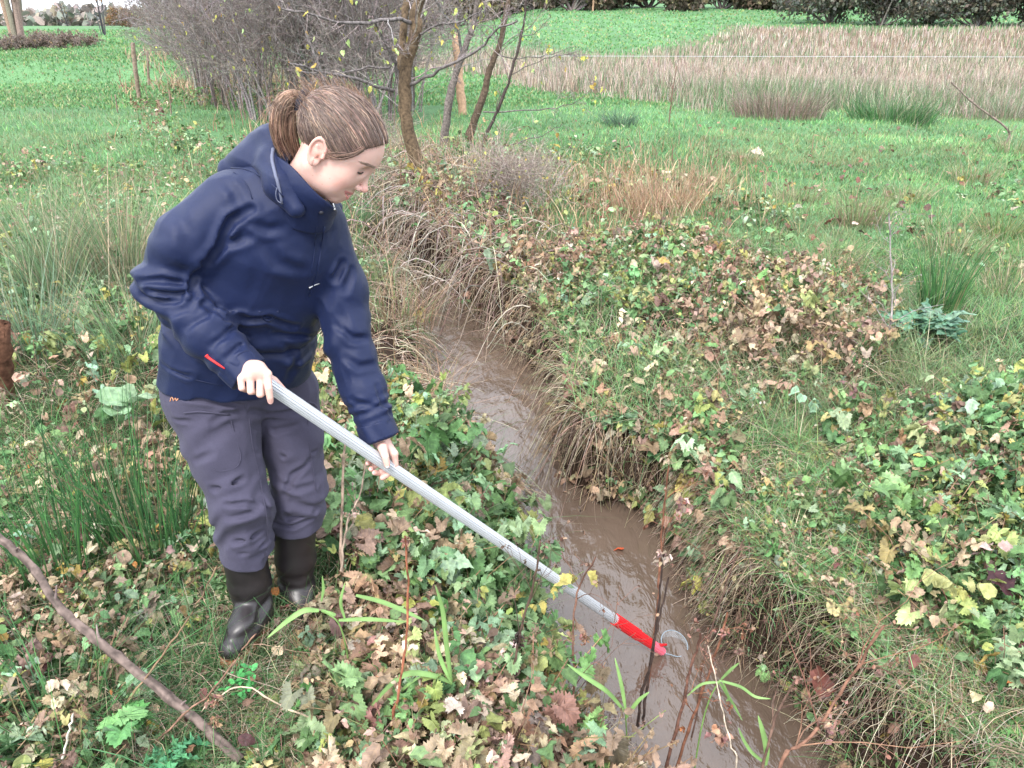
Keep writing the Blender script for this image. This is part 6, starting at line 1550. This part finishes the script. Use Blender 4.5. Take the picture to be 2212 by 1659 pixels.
reed('reed_grass', 'bright green broad-bladed grass below the middle of the pole', c7, 1.50, [([(2085, 935), (2000, 900), (1880, 890), (1780, 960), (1660, 1110)], .016, -.06), ([(2080, 930), (2060, 780), (2040, 600), (2005, 480)], .013, .04), ([(1925, 1270), (1950, 1150), (1990, 1060), (2020, 1040)], .018, 0), ([(2085, 940), (2030, 820), (2000, 680)], .012, 0), ([(1760, 1110), (1860, 960), (1980, 880)], .010, 0)], [(2080, 930), (2060, 1060), (2050, 1250)], 142)
reed('reed_grass', 'fresh green blades standing in front of the submerged beaker', c5, 1.56, [([(590, 940), (520, 860), (430, 800), (350, 745)], .016, -.05), ([(592, 930), (575, 830), (548, 720)], .011, 0), ([(590, 970), (640, 900), (690, 860)], .012, 0)], [(590, 940), (595, 1010), (600, 1120)], 143)
reed('reed_grass', 'willowy green leaves over the dark water right of the beaker', c5, 1.58, [([(975, 815), (1060, 840), (1120, 880), (1185, 890)], .010, 0), ([(980, 810), (1020, 770), (1055, 742)], .009, 0), ([(975, 820), (900, 830), (840, 880)], .008, 0), ([(975, 825), (1030, 910), (1068, 980)], .010, 0), ([(985, 815), (1010, 880), (1000, 900)], .008, 0)], [(975, 815), (930, 900), (890, 1060)], 144)
reed('reed_grass', 'ragged yellow-green blades at the bottom edge right of the stalks', c5, 1.45, [([(1160, 1160), (1165, 1090), (1150, 1020), (1130, 955)], .016, 0), ([(1160, 1150), (1110, 1110), (1075, 1060), (1050, 1005)], .012, 0)], [(1165, 1090), (1160, 1140), (1150, 1190)], 145)
# ---- small things lying about
def leaf_thing(name, label, u, v, z, size, col, seed, kind='ovate', tilt=.2):
    r = R_(seed); p = G(u, v, z); b = Bag(); add_leaves(b, np.zeros((1, 3)), np.array([size]), np.array([r.random()*6.28]), np.array([tilt]), np.array([.2]), np.array([col]), kind, r); o = b.build(name, MAT['leaf']); o.location = tuple(p); tag(o, label, 'leaf')
leaf_thing('fallen_leaf', 'large dark purple-brown leaf on the right bank near the frame edge', 2145, 1235, .10, .11, (.045, .018, .022), 151)
leaf_thing('fallen_leaf', 'small orange-red leaf floating on the water above the red grip', 1348, 1186, ZW+.012, .045, (.42, .08, .03), 152)
leaf_thing('fallen_leaf', 'wet brown leaf lying in the shadow of the lower right bank', 1770, 1508, -.25, .13, (.12, .045, .035), 153)
leaf_thing('fallen_leaf', 'pale curled leaf on the green turf in the middle distance', 1623, 326, .04, .22, (.45, .36, .3), 154)
V, F = surfnets(lambda P: ell(P, (0, 0, 0), (.012, .010, .0085))-.0015*np.sin(P[:, 0]*260)*np.sin(P[:, 1]*220), A(-.02, -.02, -.02), A(.02, .02, .02), .0015)
o = mesh('snail_shell', V, F, flatmat('pale_shell', (.5, .36, .26), .4)); p = G(785, 1648, .10); o.location = tuple(p); tag(o, 'small pale round snail shell resting on leaves at the bottom edge', 'shell')

# ---- labels that tell the repeats apart
ORD = ['first', 'second', 'third', 'fourth', 'fifth', 'sixth', 'seventh', 'eighth', 'ninth', 'tenth', 'eleventh', 'twelfth', 'thirteenth', 'fourteenth', 'fifteenth', 'sixteenth']
def relabel(group, txt, rows=None):
    L = [o for o in sc.collection.objects if o.parent is None and o.get('group') == group]
    L.sort(key=lambda o: o.location.y)
    rows = rows or ['']; k = -(-len(L)//len(rows))
    for i, rn in enumerate(rows):
        R__ = sorted(L[i*k:(i+1)*k], key=lambda o: PX(np.array(o.location))[0, 0])
        for j, o in enumerate(R__): o['label'] = txt % (ORD[j], rn) if rn else txt % ORD[j]
relabel(GRP, 'bare grey-brown shrub of the thicket, %s from the left in its %s row', ['front', 'second', 'third', 'back'])
relabel(g3, 'brown-green hedge bush along the far field edge, %s from the left')
relabel(g2, 'low tangled brown shrub on the far left hedge bank, %s from the left')
relabel(g0, 'low twiggy scrub round the foot of the leaning trunks, %s from the left')
relabel('dry grass stalks in the left meadow', 'pale dry seeding grass stalk in the left meadow, %s from the left')
